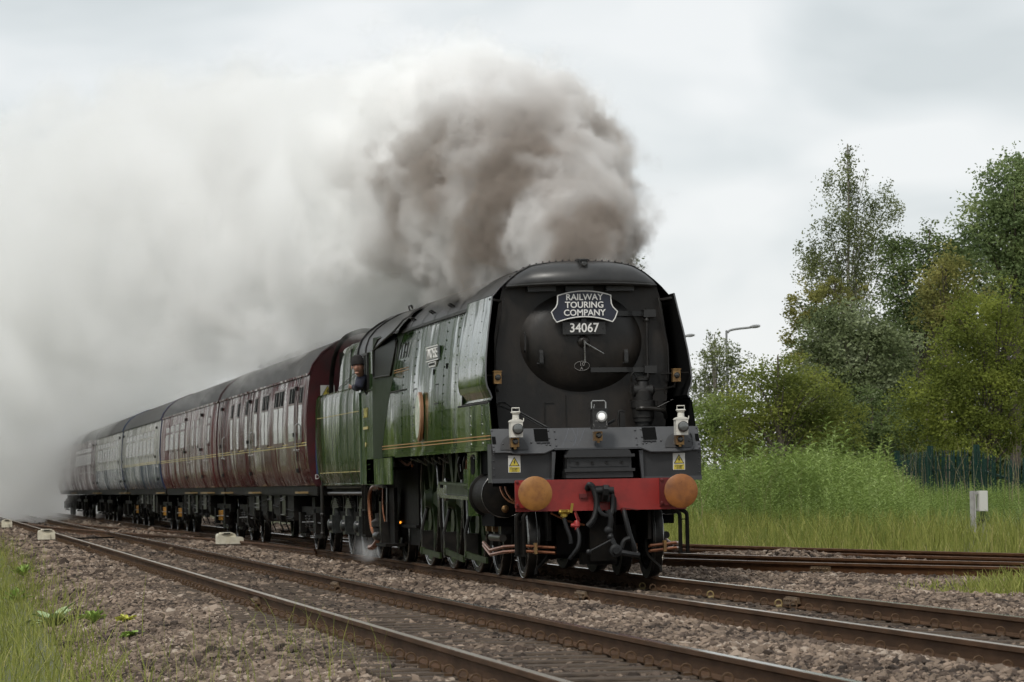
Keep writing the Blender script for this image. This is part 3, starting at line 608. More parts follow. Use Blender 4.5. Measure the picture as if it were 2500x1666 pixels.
b = MB(); b.tube(spline([(-1.13, 1.1, 2.09), (-1.02, 1.2, 2.10), (-.85, 1.25, 2.0), (-.55, 1.1, 1.81), (-.5, 1.0, 1.78)], 5), .013, 6); b.tube(spline([(-1.12, 1.1, 2.06), (-.88, 1.25, 1.985), (-.58, 1.1, 1.80)], 5), .009, 6); b.build('cable', 'rubber', LOCO)
b = MB(); b.tube([(.12, 1.0, 1.79), (.30, 1.1, 1.88)], .010, 6); b.tube([(.15, 1.02, 1.79), (.30, 1.12, 1.86)], .008, 6); b.build('cable', 'rubber', LOCO)
b = MB(); b.box(-.46, -.455, 1.625, 1.64, 1.80, 2.10); b.box(-.20, -.195, 1.625, 1.64, 1.8, 2.2); b.box(-.46, -.34, 1.625, 1.64, 2.095, 2.10); b.build('plate_seam', 'black', fp)

# ---- front apron: upper sloping grey sheets and lower vertical sheets
def apron_y(z): return lerp([(1.48, .655), (1.52, .67), (1.78, .84)], z)[0]
lipz = lambda x: float(np.interp(abs(x), [0, .50, .53, .64, .95, 1.1, 1.26], [1.535, 1.535, 1.53, 1.485, 1.482, 1.50, 1.50]))
def apron_patch(xs, m, name, par, off=0, z0=None, z1=1.78):
    b = MB(); b.grid(lambda x, t: (x, apron_y((z0 or lipz(x))+(z1-(z0 or lipz(x)))*t)-off, (z0 or lipz(x))+(z1-(z0 or lipz(x)))*t), xs, np.linspace(0, 1, 4)); return b.build(name, m, par, 40)
ap = apron_patch(np.linspace(-.505, .505, 9), 'panel', 'apron', LOCO)
for s in (-1, 1):
    a2 = apron_patch([s*x for x in (.535, .58, .64, .8, .95, 1.1, 1.25)], 'panel', 'apron', LOCO)
    b = MB(); b.grid(lambda x, t: (s*x, apron_y(1.53+.25*t)-.006, 1.53+.25*t), [.50, .54], [0, 1]); b.build('apron_strap', 'panel', a2)
    # square vent and half-round footstep recess
    apron_patch([s*.57, s*.735], 'void', 'vent_opening', a2, .004, 1.625, 1.775)
    b = MB(); b.bar((s*.56, apron_y(1.615)-.012, 1.615), (s*.72, apron_y(1.615)-.012, 1.615), .02, .016); b.build('vent_sill', 'panel', a2)
    apron_patch([s*1.20, s*1.245], 'void', 'vent_opening', a2, .004, 1.60, 1.69)
    b = MB(); n = 14; c = s*.99
    V = [(c, apron_y(1.53)-.006, 1.53)]+[(c+.17*math.cos(PI*k/n), apron_y(1.53+.175*math.sin(PI*k/n))-.006, 1.53+.175*math.sin(PI*k/n)) for k in range(n+1)]
    b.add(V, [(0, k+1, k+2) for k in range(n)]); b.build('step_recess', 'panel_low', a2, 0)
    b = MB(); b.tube([(s*x, apron_y(lipz(x))-.008, lipz(x)) for x in (.52, .56, .64, .8, .95)]+([(s*1.13, .66, 1.50), (s*1.165, .68, 1.54), (s*1.17, .74, 1.66), (s*1.15, .77, 1.70)] if s > 0 else [(s*1.02, .66, 1.49)]), .012, 6); b.build('apron_lip', 'panel', a2)
    b = MB()
    for x, z in ((.56, 1.75), (.56, 1.66), (.56, 1.58), (.60, 1.585), (.66, 1.60), (.78, 1.61), (1.235, 1.76), (1.235, 1.57), (1.12, 1.6), (1.235, 1.52)): b.ball((s*x, apron_y(z)-.004, z), .012, 8, 5)
    b.build('bolt_row', 'panel', a2)
    b = MB()
    for z in (1.57, 1.65, 1.74): b.ball((s*.485, apron_y(z)-.004, z), .012, 8, 5)
    b.build('bolt_row', 'panel', ap)
    # lower sheet with side return
    b = MB(); b.box(s*.545, s*1.26, .715, .73, 1.145, 1.505) if s > 0 else b.box(s*1.26, s*.545, .715, .73, 1.145, 1.505)
    b.box(min(s*1.245, s*1.26), max(s*1.245, s*1.26), .73, 1.02, 1.145, 1.6)
    lo_ = b.build('apron_valance', 'panel_low', LOCO)
    b = MB(); b.bar((s*.56, .705, 1.165), (s*1.262, .705, 1.165), .02, .05); b.build('valance_edge', 'panel', lo_)
    b = MB(); b.prism([(s*.50, 1.50), (s*.545, 1.50), (s*.555, 1.16), (s*.53, 1.16)], 'y', .66, .72); b.build('opening_edge', 'panel', lo_)
    b = MB()
    for z in (1.47, 1.40, 1.31, 1.23): b.ball((s*1.235, .714, z), .010, 8, 5)
    b.build('bolt_row', 'panel_low', lo_)
    # electric warning sign
    c = s*.99; y = .708
    b = MB(); b.box(c-.073, c+.073, y, y+.007, 1.262, 1.462); sg = b.build('warning_sign', 'sign_white', LOCO)
    b = MB(); b.box(c-.064, c+.064, y-.002, y, 1.268, 1.328); b.build('yellow_panel', 'sign_yellow', sg)
    b = MB(); b.prism([(c-.064, 1.337), (c+.064, 1.337), (c, 1.448)], 'y', y-.002, y); b.build('black_triangle', 'sign_black', sg)
    b = MB(); b.prism([(c-.050, 1.345), (c+.050, 1.345), (c, 1.432)], 'y', y-.004, y-.002); b.build('yellow_triangle', 'sign_yellow', sg)
    b = MB(); b.prism([(c+.004, 1.412), (c-.014, 1.382), (c-.002, 1.384), (c-.006, 1.352), (c+.014, 1.390), (c+.003, 1.388), (c+.012, 1.412)], 'y', y-.006, y-.004); b.build('lightning_bolt', 'sign_black', sg)
    lettering('Danger', .034, 'sign_black', (c, y-.003, 1.311), FRONT, sg, depth=.0008)
    lettering('Overhead', .016, 'sign_black', (c, y-.003, 1.292), FRONT, sg, depth=.0008); lettering('live wires', .016, 'sign_black', (c, y-.003, 1.277), FRONT, sg, depth=.0008)
b = MB(); b.box(-1.2, 1.2, .85, 1.64, 1.765, 1.782); b.build('platform', 'panel_low', LOCO)
b = MB(); b.bar((-.52, .64, 1.53), (.52, .64, 1.53), .05, .02); b.build('opening_lip', 'panel', LOCO)
b = MB(); b.box(-.62, .62, 1.0, 1.03, .9, 1.53); b.box(-1.2, 1.2, 1.05, 1.08, 1.1, 1.76); b.build('inner_bulkhead', 'void', LOCO, 0)
# chalk scrawl on the apron
b = MB()
for ln in ([(-.42, 1.56), (-.36, 1.66), (-.31, 1.775)], [(-.27, 1.77), (-.24, 1.69), (-.25, 1.62), (-.29, 1.56)], [(-.20, 1.775), (-.22, 1.68), (-.27, 1.57)], [(-.12, 1.77), (-.17, 1.66), (-.24, 1.56)], [(-.38, 1.65), (-.32, 1.63), (-.29, 1.615), (-.24, 1.66)]):
    b.tube([(x, apron_y(z)-.001, z) for x, z in ln], .0028, 4)
b.build('chalk_scrawl', 'panel_chalk' if 'panel_chalk' in MATS else (mat('panel_chalk', (.12, .13, .15), .8) and 'panel_chalk'), ap)
# ribbed box in the opening
b = MB(); b.box(-.40, .40, .54, .90, 1.185, 1.275); b.box(-.385, .385, .56, .90, 1.275, 1.46); b.prism([(-.385, 1.455), (.385, 1.455), (.37, 1.505), (.34, 1.515), (-.34, 1.515), (-.37, 1.505)], 'y', .55, .90)
for z in (1.275, 1.445): b.bar((-.42, .535, z), (.42, .535, z), .05, .035)
lb = b.build('lubricator_box', 'panel_low', LOCO)
b = MB(); b.box(-.35, .35, .552, .562, 1.315, 1.40); b.build('lid_panel', 'panel_low', lb)
b = MB()
for k in range(4): b.lathe((-.265+.177*k, .552, 1.362), (0, -1, 0), [(.019, 0), (.019, .012), (.012, .012), (.012, .006)], 12)
b.build('lid_bolt', 'black', lb)

# ---- buffer beam and buffers
b = MB(); b.box(-1.02, 1.02, .45, .48, .80, 1.17); beam = b.build('buffer_beam', 'beam_red', LOCO)
b = MB(); b.box(-.9, .9, .48, .9, .86, 1.15); b.build('beam_frame', 'frame_dark', LOCO)
for s in (-1, 1):
    B = MB(); c = (s*.8635, .45, 1.013)
    B.box(c[0]-.17, c[0]+.17, .415, .45, .845, 1.165); B.lathe((c[0], .42, c[2]), (0, -1, 0), [(.125, 0), (.12, .16), (.11, .17), (.085, .17), (.085, .36)], 28); bf = B.build('buffer', 'dark_red' if s > 0 else 'beam_red', beam)
    B = MB(); B.lathe((c[0], .06, c[2]), (0, -1, 0), [(.09, 0), (.16, .02), (.197, .038), (.20, .045), (.20, .058), (.192, .064), (.1, .076), (.02, .079)], 48); hd = B.build('buffer_head', 'ochre' if s < 0 else 'orange_rust', bf)
    B = MB(); rr = random.Random(3+s)
    for k in range(46):
        r, t = .185*rr.random()**.5, rr.random()*2*PI; x, z = c[0]+r*math.cos(t), c[2]+r*math.sin(t)-.02*(s > 0); yy = .06-float(np.interp(math.hypot(x-c[0], z-c[2]), [.02, .1, .192, .2], [.079, .076, .064, .06])); q = rr.uniform(.0012, .0034)
        B.ball((x, yy, z), (q, .0012, q), 6, 4)
    B.build('rust_speck', 'speck', hd)
    B = MB()
    for dx in (-.145, .145):
        for dz in (-.135, .135): B.lathe((c[0]+dx, .415, c[2]+dz), (0, -1, 0), [(.02, 0), (.02, .016), (.008, .02)], 6)
    B.build('buffer_bolt', 'dark_red', bf)
# hook and screw coupling
b = MB(); b.box(-.09, .09, .40, .45, .90, 1.09); b.prism([(.46, 1.02), (.26, 1.02), (.20, 1.09), (.16, 1.10), (.13, 1.05), (.15, .98), (.21, .93), (.30, .90), (.46, .93)], 'x', -.028, .028); hk = b.build('coupling_hook', 'rubber', LOCO)
b = MB(); b.lathe((-.11, .27, 1.03), (1, 0, 0), [(.045, 0), (.045, .22)], 14); b.tube(spline([(-.09, .27, 1.02), (-.085, .24, .85), (-.04, .22, .76), (.05, .22, .74), (.09, .24, .82), (.095, .27, 1.02)], 4), .026, 8)
b.tube(spline([(.03, .22, .80), (.06, .21, .70), (.05, .22, .60), (.03, .22, .57)], 4), .034, 8); b.ball((.03, .22, .565), .055, 10, 8)
b.tube([(.03, .22, .565), (.06, .20, .47), (.10, .18, .38)], .034, 8); b.ball((.05, .2, .49), .04, 8, 6); b.lathe((.10, .12, .33), (0, -1, 0), [(.075, -.06), (.075, .0), (.05, .01), (.04, .03)], 16); b.tube([(.05, .18, .45), (-.2, .14, .33)], .014, 6); b.ball((-.22, .14, .32), .035, 8, 6)
b.tube(spline([(.12, .16, .32), (.25, .14, .29), (.38, .16, .27)], 4), .035, 8); b.tube(spline([(.2, .3, .36), (.23, .3, .44), (.3, .3, .47)], 4), .03, 8); b.build('screw_coupling', 'rubber', hk)
b = MB(); b.box(.10, .165, .38, .45, .78, .95); b.box(.115, .15, .36, .40, .95, .97); b.build('pipe_bracket', 'rubber', beam)
# hoses
def hose(pts, r, m, ribs=0, par=LOCO, name='brake_hose'):
    b = MB(); P = spline(pts, 8); b.tube(P, r, 10)
    if ribs:
        for i in range(0, len(P)-1):
            for k in (0, .5):
                p = P[i].lerp(P[i+1], k); d = (P[i+1]-P[i]).normalized(); b.tube([p-d*.006, p, p+d*.006], [r*1.02, r*1.14, r*1.02], 10, False)
    return b.build(name, m, par, 40)
hose([(-.17, .42, 1.06), (-.16, .33, 1.10), (-.13, .27, 1.06), (-.10, .25, .95), (-.10, .25, .82), (-.13, .28, .70), (-.19, .32, .62)], .034, 'rubber', 1)
b = MB(); b.box(-.27, -.18, .42, .452, .95, 1.0); b.build('hose_bracket', 'dark_red', beam)
v1 = hose([(-.46, .40, .72), (-.44, .38, .62), (-.40, .36, .50), (-.39, .36, .42)], .026, 'rubber'); v2 = hose([(-.31, .40, .60), (-.29, .36, .50), (-.31, .34, .38), (-.36, .36, .30), (-.40, .4, .24)], .026, 'rubber')
hose([(.255, .40, .79), (.27, .36, .68), (.31, .34, .50), (.35, .34, .38), (.37, .36, .31)], .032, 'rubber')
b = MB(); b.lathe((-.46, .40, .70), (0, 0, 1), [(.024, 0), (.024, .03), (.042, .035), (.042, .06), (.03, .07), (.05, .09), (.05, .11), (.02, .12)], 12); b.lathe((-.52, .40, .79), (1, 0, 0), [(.025, 0), (.03, .01), (.03, .12), (.02, .13)], 10); b.bar((-.385, .36, .78), (-.365, .36, .89), .012, .03); b.build('brass_valve', 'bright_brass', v1)
b = MB(); b.lathe((-.31, .40, .58), (0, 0, 1), [(.028, 0), (.028, .03), (.04, .04), (.04, .08), (.025, .11)], 12); b.lathe((-.38, .40, .63), (1, 0, 0), [(.02, 0), (.025, .01), (.025, .09)], 10); b.bar((-.30, .38, .66), (-.34, .38, .78), .02, .012); b.build('red_valve', 'red_valve', v2)
b = MB(); b.tube([(-.28, .38, .68), (-.33, .38, .80)], .012, 6); b.lathe((.255, .42, .77), (0, 0, 1), [(.035, 0), (.035, .05), (.02, .055)], 10); b.tube([(.24, .40, .825), (.42, .40, .80)], .008, 6); b.build('hose_cock', 'dark_red', beam)
b = MB(); b.tube([(-.60, .5, .78), (-.40, .5, .68), (-.2, .5, .63)], .013, 6); b.build('copper_pipe', 'copper', LOCO)
# frames, stretchers below the beam
b = MB(); b.box(-.46, .50, .95, 1.0, .28, .62); b.box(-.12, .20, .62, .95, .20, .80); b.box(-.62, -.58, .6, 13, .45, 1.1); b.box(.58, .62, .6, 13, .45, 1.1); b.box(-.5, .5, 2.6, 2.7, .2, .9); b.box(-.5, .5, 4.0, 4.05, .2, .9); b.box(-.2, .22, .7, .9, .16, .3); b.build('main_frame', 'frame_dark', LOCO)
for s in (-1, 1):
    # steps hanging from the beam ends, guard iron
    b = MB(); 
    for dx in (0, .085):
        b.tube(spline([(s*(.86+dx*.9), .5, .80), (s*(.92+dx), .46, .76), (s*(.935+dx), .45, .68), (s*(.935+dx), .45, .28)], 4), .026, 6)
    b.bar((s*.93, .45, .68), (s*1.03, .45, .68), .02, .012); b.bar((s*.91, .45, .285), (s*1.05, .45, .285), .06, .016)
    b.box(min(s*.93, s*1.03), max(s*.93, s*1.03), .47, .49, .28, .70) if s < 0 else None
    b.bar((s*.79, .6, .80), (s*.79, .6, .30), .03, .06); b.build('footstep', 'frame_dark', LOCO)
    b = MB(); b.tube(spline([(s*.60, .85, .5), (s*.60, .82, .3), (s*.66, .78, .2), (s*.74, .74, .12), (s*.75, .72, .06)], 4), .018, 6); b.build('guard_iron', 'frame_dark', LOCO)
    for dz, r in ((0, .021), (-.06, .021)):
        b = MB(); b.tube([(s*1.13, 2.3, .42+dz*.6), (s*1.13, 1.75, .335+dz*.9), (s*1.06, 1.1, .385+dz), (s*.93, .72, .40+dz), (s*.56, .44, .372+dz)], r, 8, False)
        b.tube([(s*.562, .441, .372+dz), (s*.60, .47, .3745+dz)], .015, 8); b.build('drain_pipe', 'copper', LOCO)
    b = MB(); b.box(s*.775-.018, s*.775+.018, .56, .64, .30, .43); b.build('pipe_clamp', 'brass', LOCO)
    # cylinder
    b = MB(); b.lathe((s*1.0, 1.42, 1.0), (0, 1, 0), [(.05, 0), (.20, .02), (.27, .04), (.27, .10), (.25, .12), (.25, 1.0), (.28, 1.02), (.28, 1.08), (.1, 1.1)], 32); cl = b.build('cylinder', 'frame_dark', LOCO)
    b = MB(); b.tube([(s*1.0+.272*math.cos(t), 1.455, 1.0+.272*math.sin(t)) for t in np.linspace(0, 2*PI, 41)], .006, 5, False); b.build('cylinder_rim', 'steel', cl)
    b = MB(); b.lathe((s*1.0, 1.40, .83), (0, -1, 0), [(.045, 0), (.045, .02), (.03, .03), (.018, .05)], 14); b.build('relief_valve', 'brass', cl)
    for k in (0, .06):
        b = MB(); b.tube(spline([(s*(1.08-k), 1.2, 1.16), (s*(1.08-k), 1.15, 1.05), (s*(1.02-k), 1.0, .93), (s*(.9-k), .8, .88)], 4), .014, 6); b.build('copper_pipe', 'copper', cl)
    b = MB(); b.box(min(s*.70, s*1.10), max(s*.70, s*1.10), 1.6, 2.6, .62, .78); b.box(min(s*.7, s*1.1), max(s*.7, s*1.1), 1.5, 2.6, 1.25, 1.56); b.build('valve_chest', 'void', cl)
    # green bracket plate with slot, slide bars, crosshead, connecting rod
    b = MB(); x0, x1 = sorted((s*1.13, s*1.16)); b.box(x0, x1, 2.50, 3.36, .74, 1.57); gp = b.build('bracket_plate', 'green', LOCO)
    b = MB(); n = 8; pts = [(2.88+.16*math.cos(t), 1.44+.05*math.sin(t)) for t in np.linspace(0, PI, n)]+[(2.88+.16*math.cos(t), 1.30+.05*math.sin(t)) for t in np.linspace(PI, 2*PI, n)]; b.prism(pts, 'x', s*1.155, s*1.166); b.build('plate_slot', 'void', gp)
    b = MB(); b.tube([(s*1.165, y, z) for y, z in pts[:8]], .012, 6); b.build('slot_rim', 'steel', gp)
    b = MB(); x0, x1 = sorted((s*1.02, s*1.13)); b.box(x0, x1, 3.36, 3.9, 1.08, 1.32); b.build('bracket_arm', 'green', gp)
    b = MB(); b.bar((s*1.10, 3.4, 1.12), (s*1.10, 5.95, 1.155), .09, .035); b.build('slide_bar', 'wheel_green', LOCO)
    b = MB(); b.bar((s*1.10, 3.4, .955), (s*1.10, 5.95, .985), .09, .045); b.build('slide_bar', 'steel', LOCO)
    b = MB(); b.bar((s*1.07, 3.4, 1.04), (s*1.07, 5.9, 1.07), .02, .12); b.build('slide_web', 'wheel_green', LOCO)
    b = MB(); b.lathe((s*1.02, 5.95, 1.07), (s, 0, 0), [(.14, 0), (.15, .02), (.15, .06), (.10, .07)], 20); b.lathe((s*1.0, 6.75, 1.07), (s, 0, 0), [(.10, 0), (.11, .02), (.11, .05)], 20); b.bar((s*1.05, 5.9, 1.05), (s*1.05, 6.8, 1.05), .04, .08); b.build('crosshead', 'steel', LOCO)
    for (y0, z0), (y1, z1) in (((8.98, .215), (7.18, .175)), ((6.64, .24), (5.0, .165)), ((4.73, .225), (3.04, .185))):
        b = MB(); b.bar((s*.98, y0, z0), (s*.98, y1, z1), .03, .075); b.lathe((s*.95, y0, z0), (s, 0, 0), [(.05, 0), (.05, .06)], 10); b.build('brake_rod', 'wheel_green', LOCO)
    for y in (6.85, 4.9, 9.1):
        b = MB(); b.box(min(s*.82, s*.98), max(s*.82, s*.98), y-.1, y+.06, .16, .5); b.tube([(s*.95, y, .2), (s*.98, y-.05, .5), (s*.9, y, .8)], .022, 6); b.build('brake_block', 'greasy', LOCO)
    # lubricator and sanding gear between the wheels
    b = MB()
    for y in (1.75, 2.25, 2.75): b.box(min(s*.86, s*1.0), max(s*.86, s*1.0), y, y+.12, .52, .66)
    b.lathe((s*1.0, 1.6, .48), (0, 1, 0), [(.045, 0), (.045, .9)], 12); b.tube([(s*.98, 2.0, .66), (s*.98, 2.0, .36)], .012, 6); b.build('spring_gear', 'greasy', LOCO)
    b = MB(); b.box(min(s*.95, s*1.03), max(s*.95, s*1.03), 2.2, 2.3, .55, .64); b.box(min(s*.95, s*1.03), max(s*.95, s*1.03), 2.7, 2.8, .55, .64); b.build('oil_box', 'brass', LOCO)
    for y0 in (3.9, 4.3, 4.7, 5.2): b = MB(); b.tube(spline([(s*.98, y0, 1.5), (s*1.0, y0+.05, 1.38), (s*.96, y0+.1, 1.2)], 3), .02, 6); b.build('valve_pipe', 'greasy', LOCO)
    b = MB(); b.tube(spline([p for y0 in np.arange(5.5, 10, .7) for p in ((s*1.12, y0, 1.5), (s*1.05, y0+.3, 1.42+random.uniform(-.05, .06)))], 3), .012, 6); b.build('valve_pipe', 'greasy', LOCO)
    b = MB(); b.tube(spline([(s*1.14, 10.1, 1.5), (s*1.1, 9.6, 1.42), (s*1.08, 9.3, 1.46), (s*1.12, 8.9, 1.4)], 4), .018, 6); b.tube(spline([(s*1.12, 3.6, 1.45), (s*1.1, 3.75, 1.3), (s*1.08, 3.6, 1.15)], 4), .022, 6); b.build('copper_pipe', 'copper', LOCO)
# boiler, firebox and ashpan fill the dark space under the casing
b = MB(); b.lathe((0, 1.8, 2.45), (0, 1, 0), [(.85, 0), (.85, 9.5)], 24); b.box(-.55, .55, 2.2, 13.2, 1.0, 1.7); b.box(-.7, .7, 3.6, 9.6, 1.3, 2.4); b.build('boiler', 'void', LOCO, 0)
b = MB(); b.box(-.85, .85, 10.3, 12.9, .5, 1.55); b.prism([(10.3, .55), (12.9, .55), (12.4, .26), (10.6, .26)], 'x', -.80, .80); b.box(-.9, .9, 10.25, 13.0, .52, .56); b.build('ashpan', 'frame_dark', LOCO)
mat('ember', (.8, .3, .02)); MATS['ember'].node_tree.nodes['Principled BSDF'].inputs['Emission Color'].default_value = (1, .35, .03, 1); MATS['ember'].node_tree.nodes['Principled BSDF'].inputs['Emission Strength'].default_value = 1.2
b = MB(); b.box(-.875, -.86, 12.2, 12.28, .565, .60); b.build('glowing_ember', 'ember', LOCO)

# ---- wheels
mat('tread', (.030, .028, .026), .36, .6, col2=(.014, .013, .012), scale=7)
def wheel_meshes(R, w=.13, spokes=12, solid=False, sp='frame_dark'):
    t = MB(); t.lathe((0, 0, 0), (1, 0, 0), [(R-.075, -w/2), (R-.003, -w/2), (R, -w/2+.006), (R, w/2-.035), (R+.028, w/2-.028), (R+.028, w/2), (R-.075, w/2)], 56, cap=False); tyre = t.mesh('tyre', 'tread', 30); t = MB()
    for rr, th in ((R-.006, .008), (R-.066, .006)): t.tube([(-w/2-.001, rr*math.cos(a), rr*math.sin(a)) for a in np.linspace(0, 2*PI, 49)], th, 5, False)
    t.tube([(w/2-.03, (R+.024)*math.cos(a), (R+.024)*math.sin(a)) for a in np.linspace(0, 2*PI, 41)], .005, 5, False)
    rim = t.mesh('rim', 'steel', 30)
    r = MB(); r.lathe((0, 0, 0), (1, 0, 0), [(R-.13, -w/2+.012), (R-.074, -w/2+.008), (R-.074, w/2-.01), (R-.13, w/2-.01)], 48, cap=False); r.lathe((0, 0, 0), (1, 0, 0), [(.05, -.15), (.10, -.14), (.14, -.07), (.16, -.05), (.16, .07), (.1, .09)], 20)
    if solid:      # pressed centre with oval openings
        for k in range(6):
            a0, a1 = 2*PI*k/6-.20, 2*PI*k/6+.20
            for rr0, rr1, e0, e1 in ((.15, .42, .40, .22), (.42, .62, .22, .20), (.62, R-.10, .20, .40)):
                c = 2*PI*k/6; V = []
                for xx in (-.045, .045): V += [(xx, rr0*math.cos(c-e0), rr0*math.sin(c-e0)), (xx, rr0*math.cos(c+e0), rr0*math.sin(c+e0)), (xx, rr1*math.cos(c+e1), rr1*math.sin(c+e1)), (xx, rr1*math.cos(c-e1), rr1*math.sin(c-e1))]
                r.add(V, [(0, 1, 2, 3), (7, 6, 5, 4), (0, 4, 5, 1), (1, 5, 6, 2), (2, 6, 7, 3), (3, 7, 4, 0)])
        r.lathe((0, 0, -.30), (1, 0, 0), [(.16, -.07), (.16, .07)], 16)
    else:
        for k in range(spokes):
            a = 2*PI*k/spokes; r.bar((0, .12*math.cos(a), .12*math.sin(a)), (0, (R-.1)*math.cos(a), (R-.1)*math.sin(a)), .05, .045, (1, 0, 0))
    return tyre, r.mesh('wheel_centre', sp, 30), rim
WH = {'bogie': wheel_meshes(.47), 'driver': wheel_meshes(.94, .14, solid=True, sp='wheel_green'), 'trail': wheel_meshes(.47), 'tender': wheel_meshes(.55, spokes=8), 'coach': wheel_meshes(.457, spokes=0)}
def wheel(kind, parent, x, y, z):
    ty, ce, ri = WH[kind]; o = link('wheel', ce, parent, (x, y, z)); o.rotation_euler = (random.uniform(0, 2) if kind != 'driver' else 0, 0, PI if x > 0 else 0)
    t = bpy.data.objects.new('tyre', ty); COL.objects.link(t); t.parent = o; t = bpy.data.objects.new('rim', ri); COL.objects.link(t); t.parent = o; return o
def axle(parent, y, z, r=.08):
    b = MB(); b.lathe((-.68, y, z), (1, 0, 0), [(r, 0), (r, 1.36)], 12); return b.build('axle', 'frame_dark', parent)
for y in (1.30, 3.205): 
    for x in (-.745, .745): wheel('bogie', LOCO, x, y, .47)
    axle(LOCO, y, .47)
for y in (4.88, 7.13, 9.38):
    for x in (-.745, .745): wheel('driver', LOCO, x, y, .94)
    axle(LOCO, y, .94, .1)
    b = MB(); b.tube(spline([(-.78, y-.99, .2), (-.8, y-1.02, .9), (-.78, y-.7, 1.6)], 4), .02, 6); b.box(-.82, -.72, y-1.06, y-.97, .55, 1.0); b.build('brake_hanger', 'greasy', LOCO)
for x in (-.745, .745): wheel('trail', LOCO, x, 12.1, .47)
axle(LOCO, 12.1, .47)
# ---- cab
CABX = 1.30
for s in (-1, 1):
    b = MB(); x0, x1 = sorted((s*CABX, s*(CABX-.015)))
    b.box(x0, x1, 11.85, 13.42, 1.16, 2.54); b.box(x0, x1, 11.85, 12.25, 2.54, 3.12)
    b.box(x0, x1, 9.72, 12.75, 1.15, 1.53)
    cb = b.build('cab_side', 'green', LOCO)
    # slanting front sheet between casing and cab side
    ca = [(1.53, 11.38), (1.68, 11.35), (2.0, 11.0), (2.5, 10.45), (3.0, 9.90), (3.31, 9.55)]
    b = MB(); b.grid(lambda z, t: (s*(lerp(SIDEP, z)[0]*(1-t)+CABX*t)+s*.003, lerp(ca, z)[0]*(1-t)+lerp([(1.5, 11.86), (2.4, 11.9), (3.31, 11.7)], z)[0]*t, z), [1.53, 1.68, 2.0, 2.25, 2.5, 2.75, 3.0, 3.15, 3.31], np.linspace(0, 1, 5), s > 0)
    cf = b.build('cab_front', 'green_shade', cb, 60)
    # front spectacle window on that sheet
    def cfp(z, t, o): return (s*(lerp(SIDEP, z)[0]*(1-t)+CABX*t)+s*o, (lerp(ca, z)[0]*(1-t)+lerp([(1.5, 11.86), (2.4, 11.9), (3.31, 11.7)], z)[0]*t)-o, z)
    b = MB(); b.grid(lambda z, t: cfp(z, .16+.74*t if z < 3.2 else .22+.6*t, .012), [2.72, 2.8, 2.95, 3.1, 3.2, 3.28], np.linspace(0, 1, 5), s > 0); wn = b.build('spectacle_window', 'cab_glass', cf, 60)
    b = MB(); b.tube([cfp(z, t, .016) for z, t in ((2.72, .12), (2.72, .9), (2.8, .93), (3.15, .93), (3.28, .8), (3.30, .3), (3.2, .14), (2.8, .1), (2.72, .12))], .014, 6); b.build('window_frame', 'black', wn)
    # side window frame, beading
    b = MB(); 
    for y in (12.30, 12.62): b.bar((s*(CABX+.012), y, 2.55), (s*(CABX+.012), y, 3.10), .03, .05, (0, 1, 0))
    b.bar((s*(CABX+.012), 12.25, 3.10), (s*(CABX+.012), 13.4, 3.10), .03, .035); b.build('side_window', 'black', cb)
    b = MB(); b.bar((s*(CABX+.01), 12.33, 2.83), (s*(CABX+.01), 12.6, 2.83), .006, .5); b.build('window_pane', 'cab_glass', cb)
    b = MB(); b.tube([(s*(CABX+.006), 13.42, 1.16), (s*(CABX+.006), 13.42, 2.54), (s*(CABX+.006), 11.9, 2.555)], .014, 6); b.build('beading', 'green', cb)
    b = MB()
    for y, z in ((12.5, 1.45), (12.3, 1.45), (12.5, 1.38), (12.3, 1.38), (12.4, 1.2), (12.0, 1.2)): b.ball((s*CABX, y, z), .012, 6, 4)
    b.build('bolt_row', 'green', cb)
    lettering('34067', .20, 'cab_yellow', (s*(CABX+.006), 12.72, 2.22), (PI/2, 0, -PI/2 if s < 0 else PI/2), cb, name='cab_number', depth=.002, bold=.004)
    b = MB(); b.box(min(s*(CABX+.005), s*(CABX+.02)), max(s*(CABX+.005), s*(CABX+.02)), 12.45, 12.95, 1.98, 2.02); b.lathe((s*(CABX+.008), 12.7, 1.75), (s, 0, 0), [(.035, 0), (.035, .012)], 12); b.build('builder_plate', 'yellow_line', cb)
CROOF = [(1.30, 3.12), (1.29, 3.20), (1.24, 3.34), (1.13, 3.47), (.98, 3.58), (.78, 3.69), (.5, 3.77), (.2, 3.80)]
CR = [(-x, z) for x, z in CROOF]+[(x, z) for x, z in CROOF[::-1]]
b = MB()
def cab_roof(u, k):
    x, z = CR[int(k)]; f = min(1, max(0, (z-3.12)/.2)); y0 = 11.75-(2.2*f); return (x, y0+(13.55-y0)*u, z)
b.grid(cab_roof, np.linspace(0, 1, 8), range(len(CR)), True); cr_ = b.build('cab_roof', 'roof_black', LOCO, 40)
b = MB(); b.tube([(x*1.006, 13.55, z+.006) for x, z in CR], .020, 6); b.tube([(x*1.006, 12.6, z+.006) for x, z in CR], .012, 6); b.tube([cab_roof(0, k) for k in range(len(CR))], .016, 6); b.build('roof_beading', 'black', cr_)
b = MB(); b.tube([(-.85, 10.6, 3.68), (-.87, 10.6, 3.73), (-.87, 10.9, 3.73), (-.85, 10.9, 3.67)], .012, 6); b.build('lifting_handle', 'black', cr_)
b = MB(); b.box(-1.1, 1.1, 11.0, 11.05, 1.5, 3.3); b.box(-1.27, 1.27, 11.1, 13.4, 1.36, 1.4); b.box(-.9, .9, 10.8, 11.2, 1.4, 3.2); b.build('cab_backhead', 'void', LOCO, 0)
